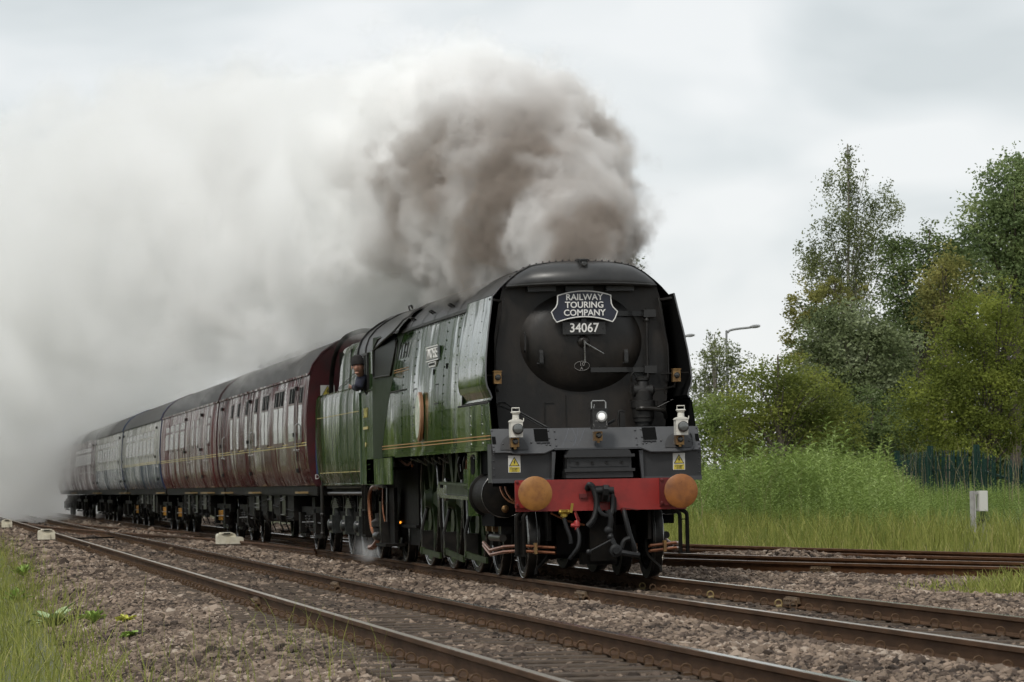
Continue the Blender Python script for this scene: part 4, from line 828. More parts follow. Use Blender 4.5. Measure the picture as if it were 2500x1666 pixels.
# injector pipes and steps under the cab
for s in (-1, 1):
    b = MB(); b.tube(spline([(s*1.12, 12.6, 1.10), (s*1.16, 13.0, 1.12), (s*1.18, 13.35, 1.02), (s*1.18, 13.4, .75), (s*1.15, 13.3, .45), (s*1.1, 13.0, .35)], 5), .034, 8); b.build('injector_pipe', 'copper', LOCO)
    b = MB(); b.tube(spline([(s*1.10, 12.3, 1.12), (s*1.14, 12.75, 1.14), (s*1.14, 13.1, 1.08)], 4), .03, 8); b.build('injector_pipe', 'alu', LOCO)
    for k in range(3):
        b = MB(); b.tube(spline([(s*(1.1-.02*k), 12.4+.12*k, 1.1), (s*(1.12-.02*k), 12.3+.12*k, .8), (s*(1.1-.02*k), 12.25+.1*k, .6)], 3), .012, 6); b.build('injector_pipe', 'copper', LOCO)
    b = MB(); b.lathe((s*1.08, 13.1, .30), (0, 0, 1), [(.06, 0), (.09, .05), (.09, .2), (.12, .22), (.12, .3), (.06, .34), (.06, .42)], 14); b.lathe((s*1.12, 12.7, .38), (0, 1, 0), [(.05, 0), (.07, .04), (.07, .4), (.05, .5)], 12); b.box(min(s*.98, s*1.12), max(s*.98, s*1.12), 12.55, 12.75, .25, .9); b.build('injector', 'greasy', LOCO)
    b = MB(); b.tube(spline([(s*1.1, 12.9, .35), (s*1.14, 13.3, .22), (s*1.16, 13.6, .20)], 4), .045, 8); b.build('overflow_pipe', 'copper', LOCO)
    b = MB(); b.tube([(s*1.1, 11.9, 1.1), (s*1.12, 11.8, .9), (s*1.1, 12.0, .6)], .012, 6); b.build('alloy_rod', 'alu', LOCO)
    b = MB(); b.box(min(s*.9, s*1.2), max(s*.9, s*1.2), 11.4, 12.6, .24, .28); b.box(min(s*.95, s*1.0), max(s*.95, s*1.0), 11.9, 12.5, .28, 1.1); b.build('cab_step', 'frame_dark', LOCO)

# ---- things hung on the locomotive
def white_lamp(x, label):
    t = thing('white_oil_lamp', (x, .53, 1.675), label, 'lamp', 'white oil lamps on the front of the locomotive'); y = .53
    b = MB(); b.box(x-.072, x+.072, y-.05, y+.09, 1.675, 1.855); bd = b.build('lamp_body', 'white_lamp', t)
    b = MB(); b.prism([(x-.082, 1.855), (x+.082, 1.855), (x+.07, 1.872), (x+.04, 1.885), (x-.04, 1.885), (x-.07, 1.872)], 'y', y-.055, y+.095); b.lathe((x, y+.02, 1.88), (0, 0, 1), [(.042, 0), (.040, .05), (.034, .055), (.048, .075), (.060, .085), (.060, .092), (.04, .10)], 20); b.build('chimney', 'white_lamp', t)
    b = MB(); b.tube([(x-.045, y+.02, 1.975), (x-.045, y+.02, 2.02), (x+.045, y+.02, 2.02), (x+.045, y+.02, 1.975)], .006, 6); b.tube([(x+.075, y, 1.85), (x+.09, y, 1.87), (x+.092, y, 1.90)], .006, 5); b.build('handle', 'white_lamp', t)
    b = MB(); b.lathe((x+.01, y-.05, 1.772), (0, -1, 0), [(.064, 0), (.064, .03), (.058, .034)], 28); b.build('lens_ring', 'plate_black', bd)
    b = MB(); b.lathe((x+.01, y-.082, 1.772), (0, -1, 0), [(.057, 0), (.045, .014), (.02, .022), (.004, .024)], 24); b.build('lens', 'lamp_glass', bd)
mat('lamp_glass', (.10, .105, .10), .06, spec=.8)
white_lamp(-.99, 'white oil lamp with square handle on the apron above the more yellow buffer'); white_lamp(.99, 'white oil lamp with two-pronged chimney on the apron above the rustier orange buffer')
for x in (-.99, .99, 0.0):       # brass marker lights below the lamps
    z = 1.56 if x else 1.62; y = .60 if x else .56
    b = MB(); b.box(x-.05, x+.045, y, y+.12, z, z+.11); m_ = b.build('marker_light', 'brass', LOCO)
    b = MB(); b.lathe((x, y, z+.065), (0, -1, 0), [(.036, 0), (.036, .014), (.02, .026)], 18); b.build('lens', 'lens_dark', m_); b = MB(); b.box(x-.015, x+.015, y+.02, y+.06, z-.025, z); b.build('bracket', 'brass', m_)
EL = thing('electric_headlamp', (0, .5, 1.76), 'black electric headlamp, lit white, at the centre of the apron', 'lamp')
b = MB(); b.box(-.088, .088, .46, .62, 1.755, 1.99); b.box(-.094, .094, .45, .63, 1.985, 2.0); hb_ = b.build('lamp_housing', 'plate_black', EL)
b = MB(); b.tube([(-.085, .54, 2.0), (-.085, .54, 2.07), (-.07, .54, 2.09), (.07, .54, 2.09), (.085, .54, 2.07), (.085, .54, 2.0)], .008, 6); b.tube([(-.06, .53, 2.0), (-.05, .53, 2.05)], .004, 5); b.build('handle', 'alu', EL)
mat('bulb', (.9, .9, .88), .2); q = MATS['bulb'].node_tree.nodes['Principled BSDF']; q.inputs['Emission Color'].default_value = (1, .98, .95, 1); q.inputs['Emission Strength'].default_value = .25
b = MB(); b.lathe((.02, .46, 1.905), (0, -1, 0), [(.046, 0), (.04, .012), (.02, .02), (.005, .022)], 24); b.build('bulb', 'bulb', EL)
b = MB(); b.lathe((.02, .462, 1.905), (0, -1, 0), [(.064, 0), (.064, .014), (.048, .016), (.046, .004)], 28); b.build('lens_ring', 'alu', EL)
b = MB(); rr = random.Random(5)
for k in range(26): x, z = rr.uniform(-.085, .085), rr.uniform(1.76, 1.86 if k < 18 else 1.98); q_ = rr.uniform(.002, .006); b.box(x, x+q_, .4585, .46, z, z+q_)
b.build('paint_chip', 'white_paint', EL)
HB = thing('headboard', (0, 1.38, 3.05), 'dark blue headboard with silver rim and lettering above the number plate', 'headboard')
def hb_out(k):
    top = [(x, 3.435-.055*(x/.33)**2) for x in np.linspace(-.33, .33, 13)]
    right = [(.33, 3.33), (.335, 3.28), (.355, 3.235), (.41, 3.18)]; low = [(.38, 3.10), (.345, 3.055)]
    bot = [(x, 3.12-.062*(x/.335)**2) for x in np.linspace(.30, -.30, 11)]
    P = top+right+low+bot+[(-x, z) for x, z in low[::-1]]+[(-x, z) for x, z in right[::-1]]
    return [(x*k, 3.24+(z-3.24)*k) for x, z in P]
b = MB(); b.prism(hb_out(1), 'y', 1.36, 1.39); b.build('board', 'headboard', HB, 20)
b = MB(); P = hb_out(.985); b.tube([(x, 1.356, z) for x, z in P+P[:1]], .0075, 6); b.build('rim', 'letter', HB)
for i, (w, z, sz) in enumerate((('RAILWAY', 3.355, .105), ('TOURING', 3.262, .105), ('COMPANY', 3.168, .105))):
    lettering(w, sz, 'letter', (0, 1.354, z), FRONT, HB, depth=.005, bold=.0015, sx=1.0)

mat('axlebox', (.016, .017, .016), .32, col2=(.06, .065, .06), scale=16, lo=.5, hi=.85, spec=.3)
# ------------------------------------------------------------------ tender
TEN = thing('tender', (0, 16.8, 0), 'green high-sided tender heaped with coal behind the locomotive cab', 'tender')
TP = [(1.17, 1.17), (1.35, 1.235), (1.6, 1.26), (2.0, 1.272), (2.4, 1.268), (2.6, 1.25), (2.66, 1.22)]
def tx(z): return lerp(TP, z)[0]
for s in (-1, 1):
    b = MB(); b.grid(lambda y, z: (s*tx(z), y, z), np.linspace(13.75, 20.05, 22), [1.17, 1.25, 1.35, 1.6, 2.0, 2.4, 2.55, 2.6, 2.66], s > 0)
    ts = b.build('tender_side', 'tender_green', TEN, 40)
    b = MB(); b.tube([(s*tx(z), 20.05, z) for z in (1.17, 1.35, 1.6, 2.0, 2.4, 2.6, 2.66)]+[(s*1.22, 13.75, 2.66)], .012, 6); b.tube([(s*1.17, 13.75, 1.165), (s*1.17, 20.05, 1.165)], .018, 6); b.build('beading', 'tender_green', ts)
    b = MB(); zz = [1.2, 1.4, 1.8, 2.2, 2.6]; b.grid(lambda z, w: (s*(tx(z)+.003), 17.6+w, z), zz, [0, .03]); b.grid(lambda z, w: (s*(tx(z)+.003), 15.9+w, z), zz, [0, .02]); b.build('sheet_joint', 'alu', ts)
    for z in (1.36, 2.28): b = MB(); b.bar((s*(tx(z)+.003), 13.9, z), (s*(tx(z)+.003), 19.9, z), .006, .010); b.build('lining_stripe', 'yellow_line', ts)
    # upper coal sheets, bent in at the top
    b = MB(); b.grid(lambda y, k: (s*[1.225, 1.20, 1.19, 1.17, 1.12, 1.03][int(k)], y, [2.64, 2.85, 3.05, 3.22, 3.34, 3.40][int(k)]), np.linspace(13.95, 17.05, 8), range(6), s > 0); b.grid(lambda y, z: (s*1.0, y, z), [13.95, 17.05], [2.6, 3.42]); us_ = b.build('coal_sheet', 'tender_green', TEN, 40)
    b = MB(); b.grid(lambda x, z: (s*x, 17.05, z), [.6, 1.2], [2.6, 3.3]); b.build('bunker_end', 'black', us_, 0)
    b = MB(); b.bar((s*1.205, 15.6, 2.65), (s*1.16, 15.6, 3.3), .03, .03, (0, 1, 0)); b.bar((s*1.23, 13.98, 2.95), (s*1.23, 17.05, 2.70), .006, .012); b.build('sheet_joint', 'black', us_)
    # frame, axleboxes, springs
    b = MB(); x0, x1 = sorted((s*.98, s*1.02)); b.box(x0, x1, 13.8, 20.1, .55, .72); b.box(x0, x1, 13.8, 20.1, 1.0, 1.15)
    for y in (14.0, 14.4, 16.0, 16.3, 17.9, 18.3, 19.9): b.box(x0, x1, y, y+.12, .4, 1.1)
    fr = b.build('tender_frame', 'frame_dark', TEN)
    b = MB(); b.tube([(s*1.12, 13.8, 1.02), (s*1.12, 19.6, 1.02)], .03, 8); b.tube([(s*1.14, 13.85, 1.12), (s*1.14, 18.8, 1.12)], .015, 6); b.build('steam_pipe', 'greasy', fr)
    for y in (15.2, 17.1, 19.0):
        b = MB(); b.box(min(s*.98, s*1.16), max(s*.98, s*1.16), y-.17, y+.17, .36, .66); b.lathe((s*1.16, y, .50), (s, 0, 0), [(.10, 0), (.09, .04), (.05, .06)], 14); b.prism([(y-.13, .64), (y+.13, .64), (y+.08, .78), (y-.08, .78)], 'x', s*1.0, s*1.12); b.build('axlebox', 'axlebox', TEN)
        b = MB()
        for k in range(6): b.box(min(s*1.0, s*1.09), max(s*1.0, s*1.09), y-.48+.07*k, y+.48-.07*k, .78+.028*k, .803+.028*k)
        b.build('leaf_spring', 'greasy', TEN)
        for x in (-.745, .745):
            if s < 0: wheel('tender', TEN, x, y, .55)
        if s < 0: axle(TEN, y, .55)
    b = MB(); x0, x1 = sorted((s*1.05, s*1.2)); b.box(x0, x1, 13.85, 14.3, .35, .39); b.box(x0, x1, 13.85, 14.3, .75, .78); b.box(x0, x1, 13.9, 13.93, .35, 1.15); b.box(x0, x1, 14.25, 14.28, .35, 1.15); b.build('step', 'frame_dark', TEN)
    b = MB(); b.tube([(s*1.2, 19.95, .3), (s*1.2, 19.95, 1.16)], .03, 8); b.ball((s*1.2, 19.95, .66), .045, 8, 6); b.ball((s*1.2, 19.95, .34), .04, 8, 6); b.build('post', 'greasy', TEN)
b = MB(); b.box(-1.1, 1.1, 13.8, 20.1, 1.1, 2.5); b.box(-1.15, 1.15, 17.0, 20.0, 2.45, 2.62); b.box(-1.2, 1.2, 20.0, 20.06, 1.17, 2.6); b.box(-.6, .6, 13.8, 20.1, .5, 1.1); b.build('water_tank', 'black', TEN, 0)
def coal_mesh():
    b = MB(); 
    b.grid(lambda y, x: (x, y, 3.2+.36*math.cos(x/1.05*1.4)*math.sin(PI*min(1, max(0, (y-13.6)/4.4)))**.6+random.uniform(-.03, .03)), np.linspace(13.9, 18.0, 16), np.linspace(-1.0, 1.0, 10))
    for k in range(260):
        y = random.uniform(14, 17.9); x = random.uniform(-1.0, 1.0); z = 3.2+.36*math.cos(x/1.05*1.4)*math.sin(PI*(y-13.6)/4.4)**.6; r = random.uniform(.05, .12)
        V = [Vector((x, y, z))+Vector((random.uniform(.6, 1)*r*a, random.uniform(.6, 1)*r*c, random.uniform(.6, 1)*r*d)) for a in (-1, 1) for c in (-1, 1) for d in (-1, 1)]
        b.add(V, [(0, 1, 3, 2), (4, 6, 7, 5), (0, 4, 5, 1), (2, 3, 7, 6), (0, 2, 6, 4), (1, 5, 7, 3)])
    return b.mesh('coal', 'coal', 0)
tag(link('coal_heap', coal_mesh()), 'heap of black coal in the tender', 'coal', kind='stuff')
b = MB(); b.tube(spline([(-1.0, 20.15, 1.2), (-1.0, 20.15, 2.0), (-1.0, 20.12, 2.70), (-.99, 20.05, 3.05), (-.96, 19.7, 3.38), (-.9, 18.9, 3.60), (-.8, 17.6, 3.66), (-.7, 16.6, 3.62)], 6), .04, 8); b.build('water_scoop_hoop', 'frame_dark', TEN)

# ------------------------------------------------------------------ person leaning from the cab
PER = thing('person', (-1.2, 13.0, 1.4), 'person in a black beanie and navy jacket leaning out of the cab window', 'person')
def skinned(name, verts, edges, radii, m, parent, root=0, lv=2):
    me = bpy.data.meshes.new(name); me.from_pydata(verts, edges, []); me.update(); o = bpy.data.objects.new(name, me); COL.objects.link(o)
    md = o.modifiers.new('skin', 'SKIN'); md.use_smooth_shade = True
    for i, r in enumerate(radii): d = me.skin_vertices[0].data[i]; d.radius = (r, r) if isinstance(r, (int, float)) else r; d.use_root = (i == root)
    sb = o.modifiers.new('sub', 'SUBSURF'); sb.levels = lv; sb.render_levels = lv
    ev = o.evaluated_get(bpy.context.evaluated_depsgraph_get()); nm = bpy.data.meshes.new_from_object(ev); bpy.data.objects.remove(o)
    nm.materials.clear(); nm.materials.append(MATS[m]); nm.shade_smooth(); return link(name, nm, parent)
# torso, shoulders, both arms (left arm inside), one continuous body
HX, HY, HZ = -1.46, 12.32, 2.915      # head centre
V = [(-.95, 12.95, 1.42), (-.97, 12.92, 1.95), (-1.05, 12.82, 2.30), (-1.22, 12.62, 2.62), (-1.40, 12.42, 2.76),
     (-1.42, 12.40, 2.68), (-1.47, 12.12, 2.615), (-1.44, 12.62, 2.605), (-1.46, 12.90, 2.62),
     (-1.02, 12.60, 2.60), (-.98, 12.5, 2.32), (-1.04, 12.3, 2.10)]
E_ = [(0, 1), (1, 2), (2, 3), (3, 4), (4, 5), (5, 6), (6, 7), (7, 8), (3, 9), (9, 10), (10, 11)]
skinned('body', V, E_, [.13, .15, .15, .12, .085, .08, .072, .062, .045, .08, .06, .045], 'navy', PER, root=1)
V = [(-1.405, 12.41, 2.755), (HX+.035, HY+.05, HZ-.085), (HX, HY, HZ-.02), (HX, HY+.01, HZ+.055)]
skinned('head', V, [(0, 1), (1, 2), (2, 3)], [.055, .062, (.085, .078), .078], 'skin', PER)
b = MB(); b.ball((HX-.035, HY-.085, HZ-.025), (.014, .022, .028), 8, 6); b.ball((HX-.085, HY+.03, HZ-.015), (.012, .022, .032), 8, 6); b.ball((HX+.085, HY+.03, HZ-.015), (.012, .022, .032), 8, 6); b.ball((HX-.02, HY-.055, HZ-.10), (.035, .03, .022), 8, 6); b.build('face', 'skin', PER)
b = MB()
for dx in (-.05, .0): b.ball((HX+dx-.005, HY-.077, HZ+.005), (.013, .008, .006), 6, 4)
b.ball((HX-.025, HY-.079, HZ-.068), (.026, .008, .005), 8, 4); b.build('eye_and_mouth', 'sign_black', PER)
b = MB(); b.lathe((HX, HY+.015, HZ+.02), (-.05, .10, 1), [(.094, 0), (.099, .005), (.099, .05), (.096, .055), (.093, .09), (.078, .125), (.05, .145), (.01, .152)], 20); b.build('beanie', 'cap_black', PER)
# hand with fingers resting over the sill
hx, hy, hz = -1.465, 12.92, 2.62
skinned('hand', [(hx, hy-.03, hz), (hx-.005, hy+.03, hz), (hx-.01, hy+.07, hz+.005)], [(0, 1), (1, 2)], [(.03, .03), (.042, .026), (.04, .022)], 'skin', PER, lv=1)
for k, (dx, ln) in enumerate(((-.045, .07), (-.022, .085), (.002, .08), (.025, .065))):
    skinned('finger', [(hx+dx, hy+.06, hz+.005), (hx+dx-.004, hy+.06+ln*.5, hz+.012-.006*k), (hx+dx-.006, hy+.06+ln, hz-.012-.004*k)], [(0, 1), (1, 2)], [.0105, .0095, .008], 'skin', PER, lv=1)
skinned('thumb', [(hx-.03, hy+.01, hz+.02), (hx-.05, hy+.045, hz+.035), (hx-.05, hy+.08, hz+.032)], [(0, 1), (1, 2)], [.013, .011, .009], 'skin', PER, lv=1)

# ------------------------------------------------------------------ carriages
CP = [(1.14, 1.255), (1.20, 1.29), (1.35, 1.345), (1.55, 1.385), (1.85, 1.405), (2.2, 1.41), (2.6, 1.39), (2.9, 1.355), (3.05, 1.33)]
def cx(z): return lerp(CP, z)[0]
def side_patch(b, s, y0, y1, z0, z1, off, n=3):
    zz = np.linspace(z0, z1, n); b.grid(lambda y, z: (s*(cx(z)+off), y, z), [y0, y1], zz, s > 0); return b
def coach(label, y0, y1, mats, windows, doors, end, line=1.84, z_bot=1.16, group='carriages of the steam train', vents=(), far=False, steps=(), sill=None):
    T = thing('railway_carriage', (0, (y0+y1)/2, 0), label, 'carriage', group); lo_m, up_m = mats
    for s in (-1, 1):
        zz = [z_bot, 1.20, 1.35, 1.55, 1.85] ; zu = [1.85, 2.2, 2.6, 2.9, 3.05]
        b = MB(); b.grid(lambda y, z: (s*cx(z), y, z), np.linspace(y0, y1, 10), zz, s > 0); sd = b.build('body_side', lo_m, T, 40)
        b = MB(); b.grid(lambda y, z: (s*cx(z), y, z), np.linspace(y0, y1, 10), zu, s > 0); b.build('window_band', up_m, sd, 40)
        if line: 
            for z in (line, line+.045) if not far else (line,): b = MB(); side_patch(b, s, y0+.02, y1-.02, z, z+.016, .004, 2).build('lining_stripe', 'yellow_line' if not far else 'alu', sd)
        b = MB(); b.bar((s*1.345, y0, 3.06), (s*1.345, y1, 3.06), .03, .035); b.build('gutter', up_m if up_m != 'coach_grey' else 'coach_roof', sd)
        for (wy0, wy1, wz0, wz1, split) in windows:
            b = MB(); t = .035
            for q in ((wy0-t, wy1+t, wz0-t, wz0), (wy0-t, wy1+t, wz1, wz1+t), (wy0-t, wy0, wz0, wz1), (wy1, wy1+t, wz0, wz1)): side_patch(b, s, *q, .010)
            side_patch(b, s, wy0, wy1, wz0-t-.03, wz0-t, .016, 2)
            if split: side_patch(b, s, wy0, wy1, wz1-.30, wz1-.27, .012, 2)
            w = b.build('window', up_m if not split else 'maroon_trim', sd, 40)
            b = MB(); side_patch(b, s, wy0, wy1, wz0, wz1-(.29 if split else 0), .004); b.build('pane', 'coach_glass', w, 40)
            if split: b = MB(); side_patch(b, s, wy0, wy1, wz1-.27, wz1, .003); b.build('open_vent', 'void', w, 40); b = MB(); side_patch(b, s, (wy0+wy1)/2-.02, (wy0+wy1)/2+.02, wz1-.27, wz1, .012, 2); b.build('vent_bar', 'alu', w)
        for dy0, dy1 in doors:
            b = MB()
            for y in (dy0, dy1): side_patch(b, s, y-.03, y+.03, z_bot+.03, 3.02, .005, 9)
            d = b.build('door', 'void', sd, 40)
            for z in (1.42, 2.05, 2.86): 
                b = MB(); b.box(min(s*(cx(z)-.01), s*(cx(z)+.045)), max(s*(cx(z)-.01), s*(cx(z)+.045)), dy1-.06, dy1+.1, z-.035, z+.035); b.build('hinge', 'black', d)
            b = MB(); z = 1.78; b.tube([(s*(cx(z)), dy0+.1, z), (s*(cx(z)+.05), dy0+.1, z), (s*(cx(z)+.05), dy0+.25, z)], .012, 6); b.tube([(s*cx(2.0), dy0-.12, 1.75), (s*(cx(1.9)+.05), dy0-.12, 1.78), (s*(cx(2.2)+.05), dy0-.12, 2.2), (s*cx(2.2), dy0-.12, 2.24)], .012, 6); b.build('door_handle', 'alu', d)
            b = MB(); b.box(min(s*1.22, s*1.42), max(s*1.22, s*1.42), dy0-.1, dy1+.1, 1.02, 1.055); b.build('footstep', 'step_wood', d)
    # roof with ribs
    RP = [(1.345, 3.06), (1.28, 3.22), (1.12, 3.42), (.88, 3.59), (.55, 3.72), (.2, 3.775)]; R = [(-x, z) for x, z in RP]+[(x, z) for x, z in RP[::-1]]
    b = MB(); b.grid(lambda y, k: (R[int(k)][0], y, R[int(k)][1]), np.linspace(y0, y1, 12), range(len(R)), True); rf = b.build('roof', 'coach_roof', T, 40)
    if not far:
        for y in np.arange(y0+.6, y1, .62):
            b = MB(); b.grid(lambda u, k: (R[int(k)][0]*1.004, y+u, R[int(k)][1]+.010), [0, .05], range(len(R)), True); b.build('roof_rib', 'coach_roof', rf, 40)
    for y in vents:
        b = MB(); b.lathe((-.30, y, 3.74), (0, 0, 1), [(.17, 0), (.17, .03), (.24, .035), (.21, .10), (.12, .15), (.01, .165)], 16); b.build('roof_ventilator', 'coach_roof', rf, 40)
    # ends with gangway
    for ye, d in ((y0, -1), (y1, 1)):
        P = [(-cx(z), z) for z, _ in CP]+[(x, z) for x, z in R]+[(cx(z), z) for z, _ in CP[::-1]]
        b = MB(); b.prism(P, 'y', ye, ye-d*.02); ee = b.build('carriage_end', end, T, 0)
        b = MB(); b.box(-.48, .48, min(ye, ye+d*.3), max(ye, ye+d*.3), 1.2, 3.15); b.build('gangway', 'void', ee, 0)
        b = MB(); b.tube([(-1.37, ye, 3.05)]+[(x*1.0, ye, z) for x, z in R]+[(1.37, ye, 3.05)], .02, 6); b.build('end_rim', end, ee)
    # underframe
    b = MB(); b.box(-1.22, 1.22, y0+.05, y1-.05, .98, 1.14); b.box(-1.24, -1.20, y0, y1, 1.0, 1.16); b.box(1.2, 1.24, y0, y1, 1.0, 1.16); uf = b.build('underframe', 'frame_dark', T, 0)
    for yc in (y0+2.9, y1-2.9):
        b = MB()
        for s in (-1, 1):
            x0, x1 = sorted((s*.92, s*1.02)); b.prism([(yc-1.9, .62), (yc-1.3, .50), (yc-.5, .34), (yc+.5, .34), (yc+1.3, .50), (yc+1.9, .62), (yc+1.9, .78), (yc-1.9, .78)], 'x', x0, x1)
            for dy in (-1.3, 1.3): b.box(min(s*1.0, s*1.12), max(s*1.0, s*1.12), yc+dy-.16, yc+dy+.16, .32, .68); b.box(min(s*.98, s*1.06), max(s*.98, s*1.06), yc+dy-.5, yc+dy+.5, .24, .30)
        b.box(-1.0, 1.0, yc-.25, yc+.25, .5, .95); bg_ = b.build('bogie', 'frame_dark', T)
        if not far:
            for s in (-1, 1):
                for dy in (-.3, .3):
                    b = MB(); b.tube([(s*1.06+.05*math.cos(a), yc+dy+.05*math.sin(a), .40+a*.0075) for a in np.linspace(0, 10*PI, 50)], .014, 5); b.build('coil_spring', 'yellow_spring' if y0 > 30 else 'greasy', bg_)
                b = MB(); b.tube([(s*1.08, yc-.9, .75), (s*1.08, yc-.9, .4)], .03, 6); b.tube([(s*1.07, yc-1.9, .5), (s*1.1, yc-1.0, .52), (s*1.1, yc+1.0, .5)], .012, 5); b.build('brake_rigging', 'greasy', bg_)
        for dy in (-1.3, 1.3):
            for x in (-.745, .745): wheel('coach', T, x, yc+dy, .457)
    if not far:
        rr = random.Random(int(y0))
        for k in range(7):
            yy = y0+5.4+k*1.35; w = rr.uniform(.3, .6); h = rr.uniform(.25, .55); s = -1
            b = MB(); b.box(-1.16, -.6, yy-w, yy+w, .98-h, .98)
            if rr.random() < .5: b.lathe((-1.0, yy-w*.9, .62), (0, 1, 0), [(.05, 0), (.16, .03), (.16, w*1.4), (.05, w*1.45)], 14)
            for q in range(3): z = .98-h*rr.random(); b.tube([(-1.17, yy-w, z), (-1.18, yy+w, z+rr.uniform(-.05, .05))], .010, 5)
            b.tube([(-1.18, yy+w+.1, .98), (-1.18, yy+w+.1, .45), (-1.1, yy+w+.3, .3)], .014, 5); b.build('equipment_box', 'greasy' if k % 2 else 'frame_dark', uf)
        b = MB(); b.tube([(-1.0, y0+5.2, .98), (-1.0, y0+7.5, .5), (-1.0, y1-7.5, .5), (-1.0, y1-5.2, .98)], .03, 6); b.tube([(1.0, y0+5.2, .98), (1.0, y0+7.5, .5), (1.0, y1-7.5, .5), (1.0, y1-5.2, .98)], .03, 6); b.build('truss_rod', 'frame_dark', uf)
    return T
mat('maroon_trim', (.10, .05, .045), .35)
W1 = [(21.15, 21.75, 1.96, 2.86, 1), (22.5, 23.5, 1.94, 2.88, 1), (24.55, 25.35, 1.94, 2.88, 1), (25.5, 26.3, 1.94, 2.88, 1), (27.5, 28.1, 1.95, 2.88, 1), (28.2, 28.8, 1.95, 2.88, 1), (29.8, 30.45, 1.95, 2.88, 1), (31.95, 32.55, 1.94, 2.88, 1), (33.95, 34.5, 1.94, 2.88, 1), (35.5, 36.05, 1.95, 2.88, 1)]
c1 = coach('maroon passenger carriage with open top-light windows coupled next to the tender', 20.35, 39.45, ('maroon', 'maroon'), W1, [(21.9, 22.25), (30.95, 31.6), (37.6, 38.4)], 'maroon_end', vents=(39.0, 36.9, 34.8, 33.0, 31.0, 30.3, 28.6, 27.8))
lettering('D', .11, 'letter', (-1.24, 20.30, 1.30), FRONT, c1, name='end_letter', depth=.001)
b = MB(); b.box(-1.16, -.92, 20.32, 20.345, 2.60, 2.86); w_ = b.build('warning_sign', 'sign_white', c1)
b = MB(); b.box(-1.15, -.93, 20.315, 20.32, 2.605, 2.66); b.prism([(-1.145, 2.67), (-.935, 2.67), (-1.04, 2.85)], 'y', 20.315, 20.32); b.build('sign_yellow_face', 'sign_yellow', w_)
b = MB(); b.prism([(-1.035, 2.80), (-1.065, 2.75), (-1.04, 2.755), (-1.05, 2.69), (-1.015, 2.765), (-1.035, 2.76), (-1.02, 2.80)], 'y', 20.31, 20.315); b.tube([(-1.145, 20.313, 2.67), (-.935, 20.313, 2.67), (-1.04, 20.313, 2.85), (-1.145, 20.313, 2.67)], .006, 4); b.build('lightning_bolt', 'sign_black', w_)
b = MB(); b.tube(spline([(-1.22, 20.28, 2.3), (-1.24, 20.25, 1.7), (-1.23, 20.25, 1.35)], 4), .03, 6); b.build('jumper_cable', 'blue_end', c1)
W2 = [(55.8, 57.1, 2.17, 2.78, 0), (54.05, 55.25, 2.17, 2.79, 0), (52.15, 53.35, 2.17, 2.79, 0), (49.9, 51.4, 2.17, 2.79, 0), (46.75, 47.35, 2.17, 2.77, 0), (45.35, 45.95, 2.17, 2.77, 0), (41.8, 42.4, 2.17, 2.75, 0)]
coach('brighter maroon carriage with double doors, second behind the tender', 39.85, 59.1, ('maroon2', 'maroon2'), W2, [(48.0, 49.6), (42.6, 44.4)], 'maroon_end', line=1.84)
def wrow(y0, n, p, w): return [(y0+k*p, y0+k*p+w, 2.15, 2.80, 0) for k in range(n)]
coach('pale grey and blue carriage, the third behind the tender', 59.6, 78.6, ('coach_blue', 'coach_grey'), wrow(62.1, 8, 1.83, 1.4), [(60.3, 61.1), (77.2, 78.0)], 'blue_end', line=1.86)
coach('pale grey and blue carriage, the fourth behind the tender', 79.1, 97.6, ('coach_blue', 'coach_grey'), wrow(81.4, 8, 1.8, 1.4), [(79.7, 80.5), (96.2, 97.0)], 'blue_end', line=1.86, far=True)
coach('dark maroon carriage veiled by smoke, fifth behind the tender', 98.1, 117.6, ('maroon', 'maroon'), wrow(101, 8, 1.8, 1.4), [(98.8, 99.6)], 'maroon_end', far=True)
coach('rearmost visible carriage almost hidden in the smoke', 118.1, 137.6, ('maroon', 'maroon'), wrow(121, 8, 1.8, 1.4), [(118.8, 119.6)], 'maroon_end', far=True)

# ------------------------------------------------------------------ trackside things
def white_box(name, x, y, z, label, w=.13, ln=.55, h=.17, rz=0, low=False):
    t = thing(name, (x, y, z), label, 'box', 'cream point motor boxes beside the rails', rz)
    def loc(o): o.parent = t; o.matrix_parent_inverse = Matrix(); return o
    b = MB(); b.prism([(-w, 0), (w, 0), (w, h*.8), (w*.86, h), (-w*.86, h), (-w, h*.8)], 'y', -ln/2, ln/2); loc(b.build('lid', 'box_cream', None, 20))
    b = MB(); b.box(-w*.6, w*.6, -ln/2-.03, ln/2+.03, h, h+.025); b.build('top_plate', 'box_cream', None, 0).parent = t
    b = MB(); b.box(-w*.35, w*.35, -ln/2-.034, -ln/2-.02, h-.012, h+.018); b.build('handle', 'sign_black', None, 0).parent = t
    if low:
        b = MB(); b.prism([(w*.2, 0), (w*1.75, 0), (w*1.75, h*.55), (w*1.6, h*.68), (w*.2, h*.68)], 'y', -ln/2-.12, ln/2-.1); b.build('side_cover', 'box_cream', None, 20).parent = t
    else:
        b = MB(); b.box(-w*.4, w*.4, -ln/2-.05, -ln/2, 0, h*.55); b.build('foot', 'box_cream', None, 0).parent = t
    b = MB(); b.box(-w*1.7, w*2.4, -ln/2-.2, ln/2, -.05, .012); b.build('base_plank', 'sleeper', None, 0).parent = t
    return t
white_box('point_machine_box', -1.42, 37.4, -.07, 'cream box with stepped lower cover between the empty track and the maroon carriage', .2, .6, .23, low=True)
white_box('point_machine_box', -4.66, 55.4, -.13, 'cream box with black handle beside the outer rail of the empty track', .22, .6, .25)
white_box('point_machine_box', -4.9, 89.9, -.12, 'small pale box by the empty track at the edge of the drifting smoke', .18, .6, .26)
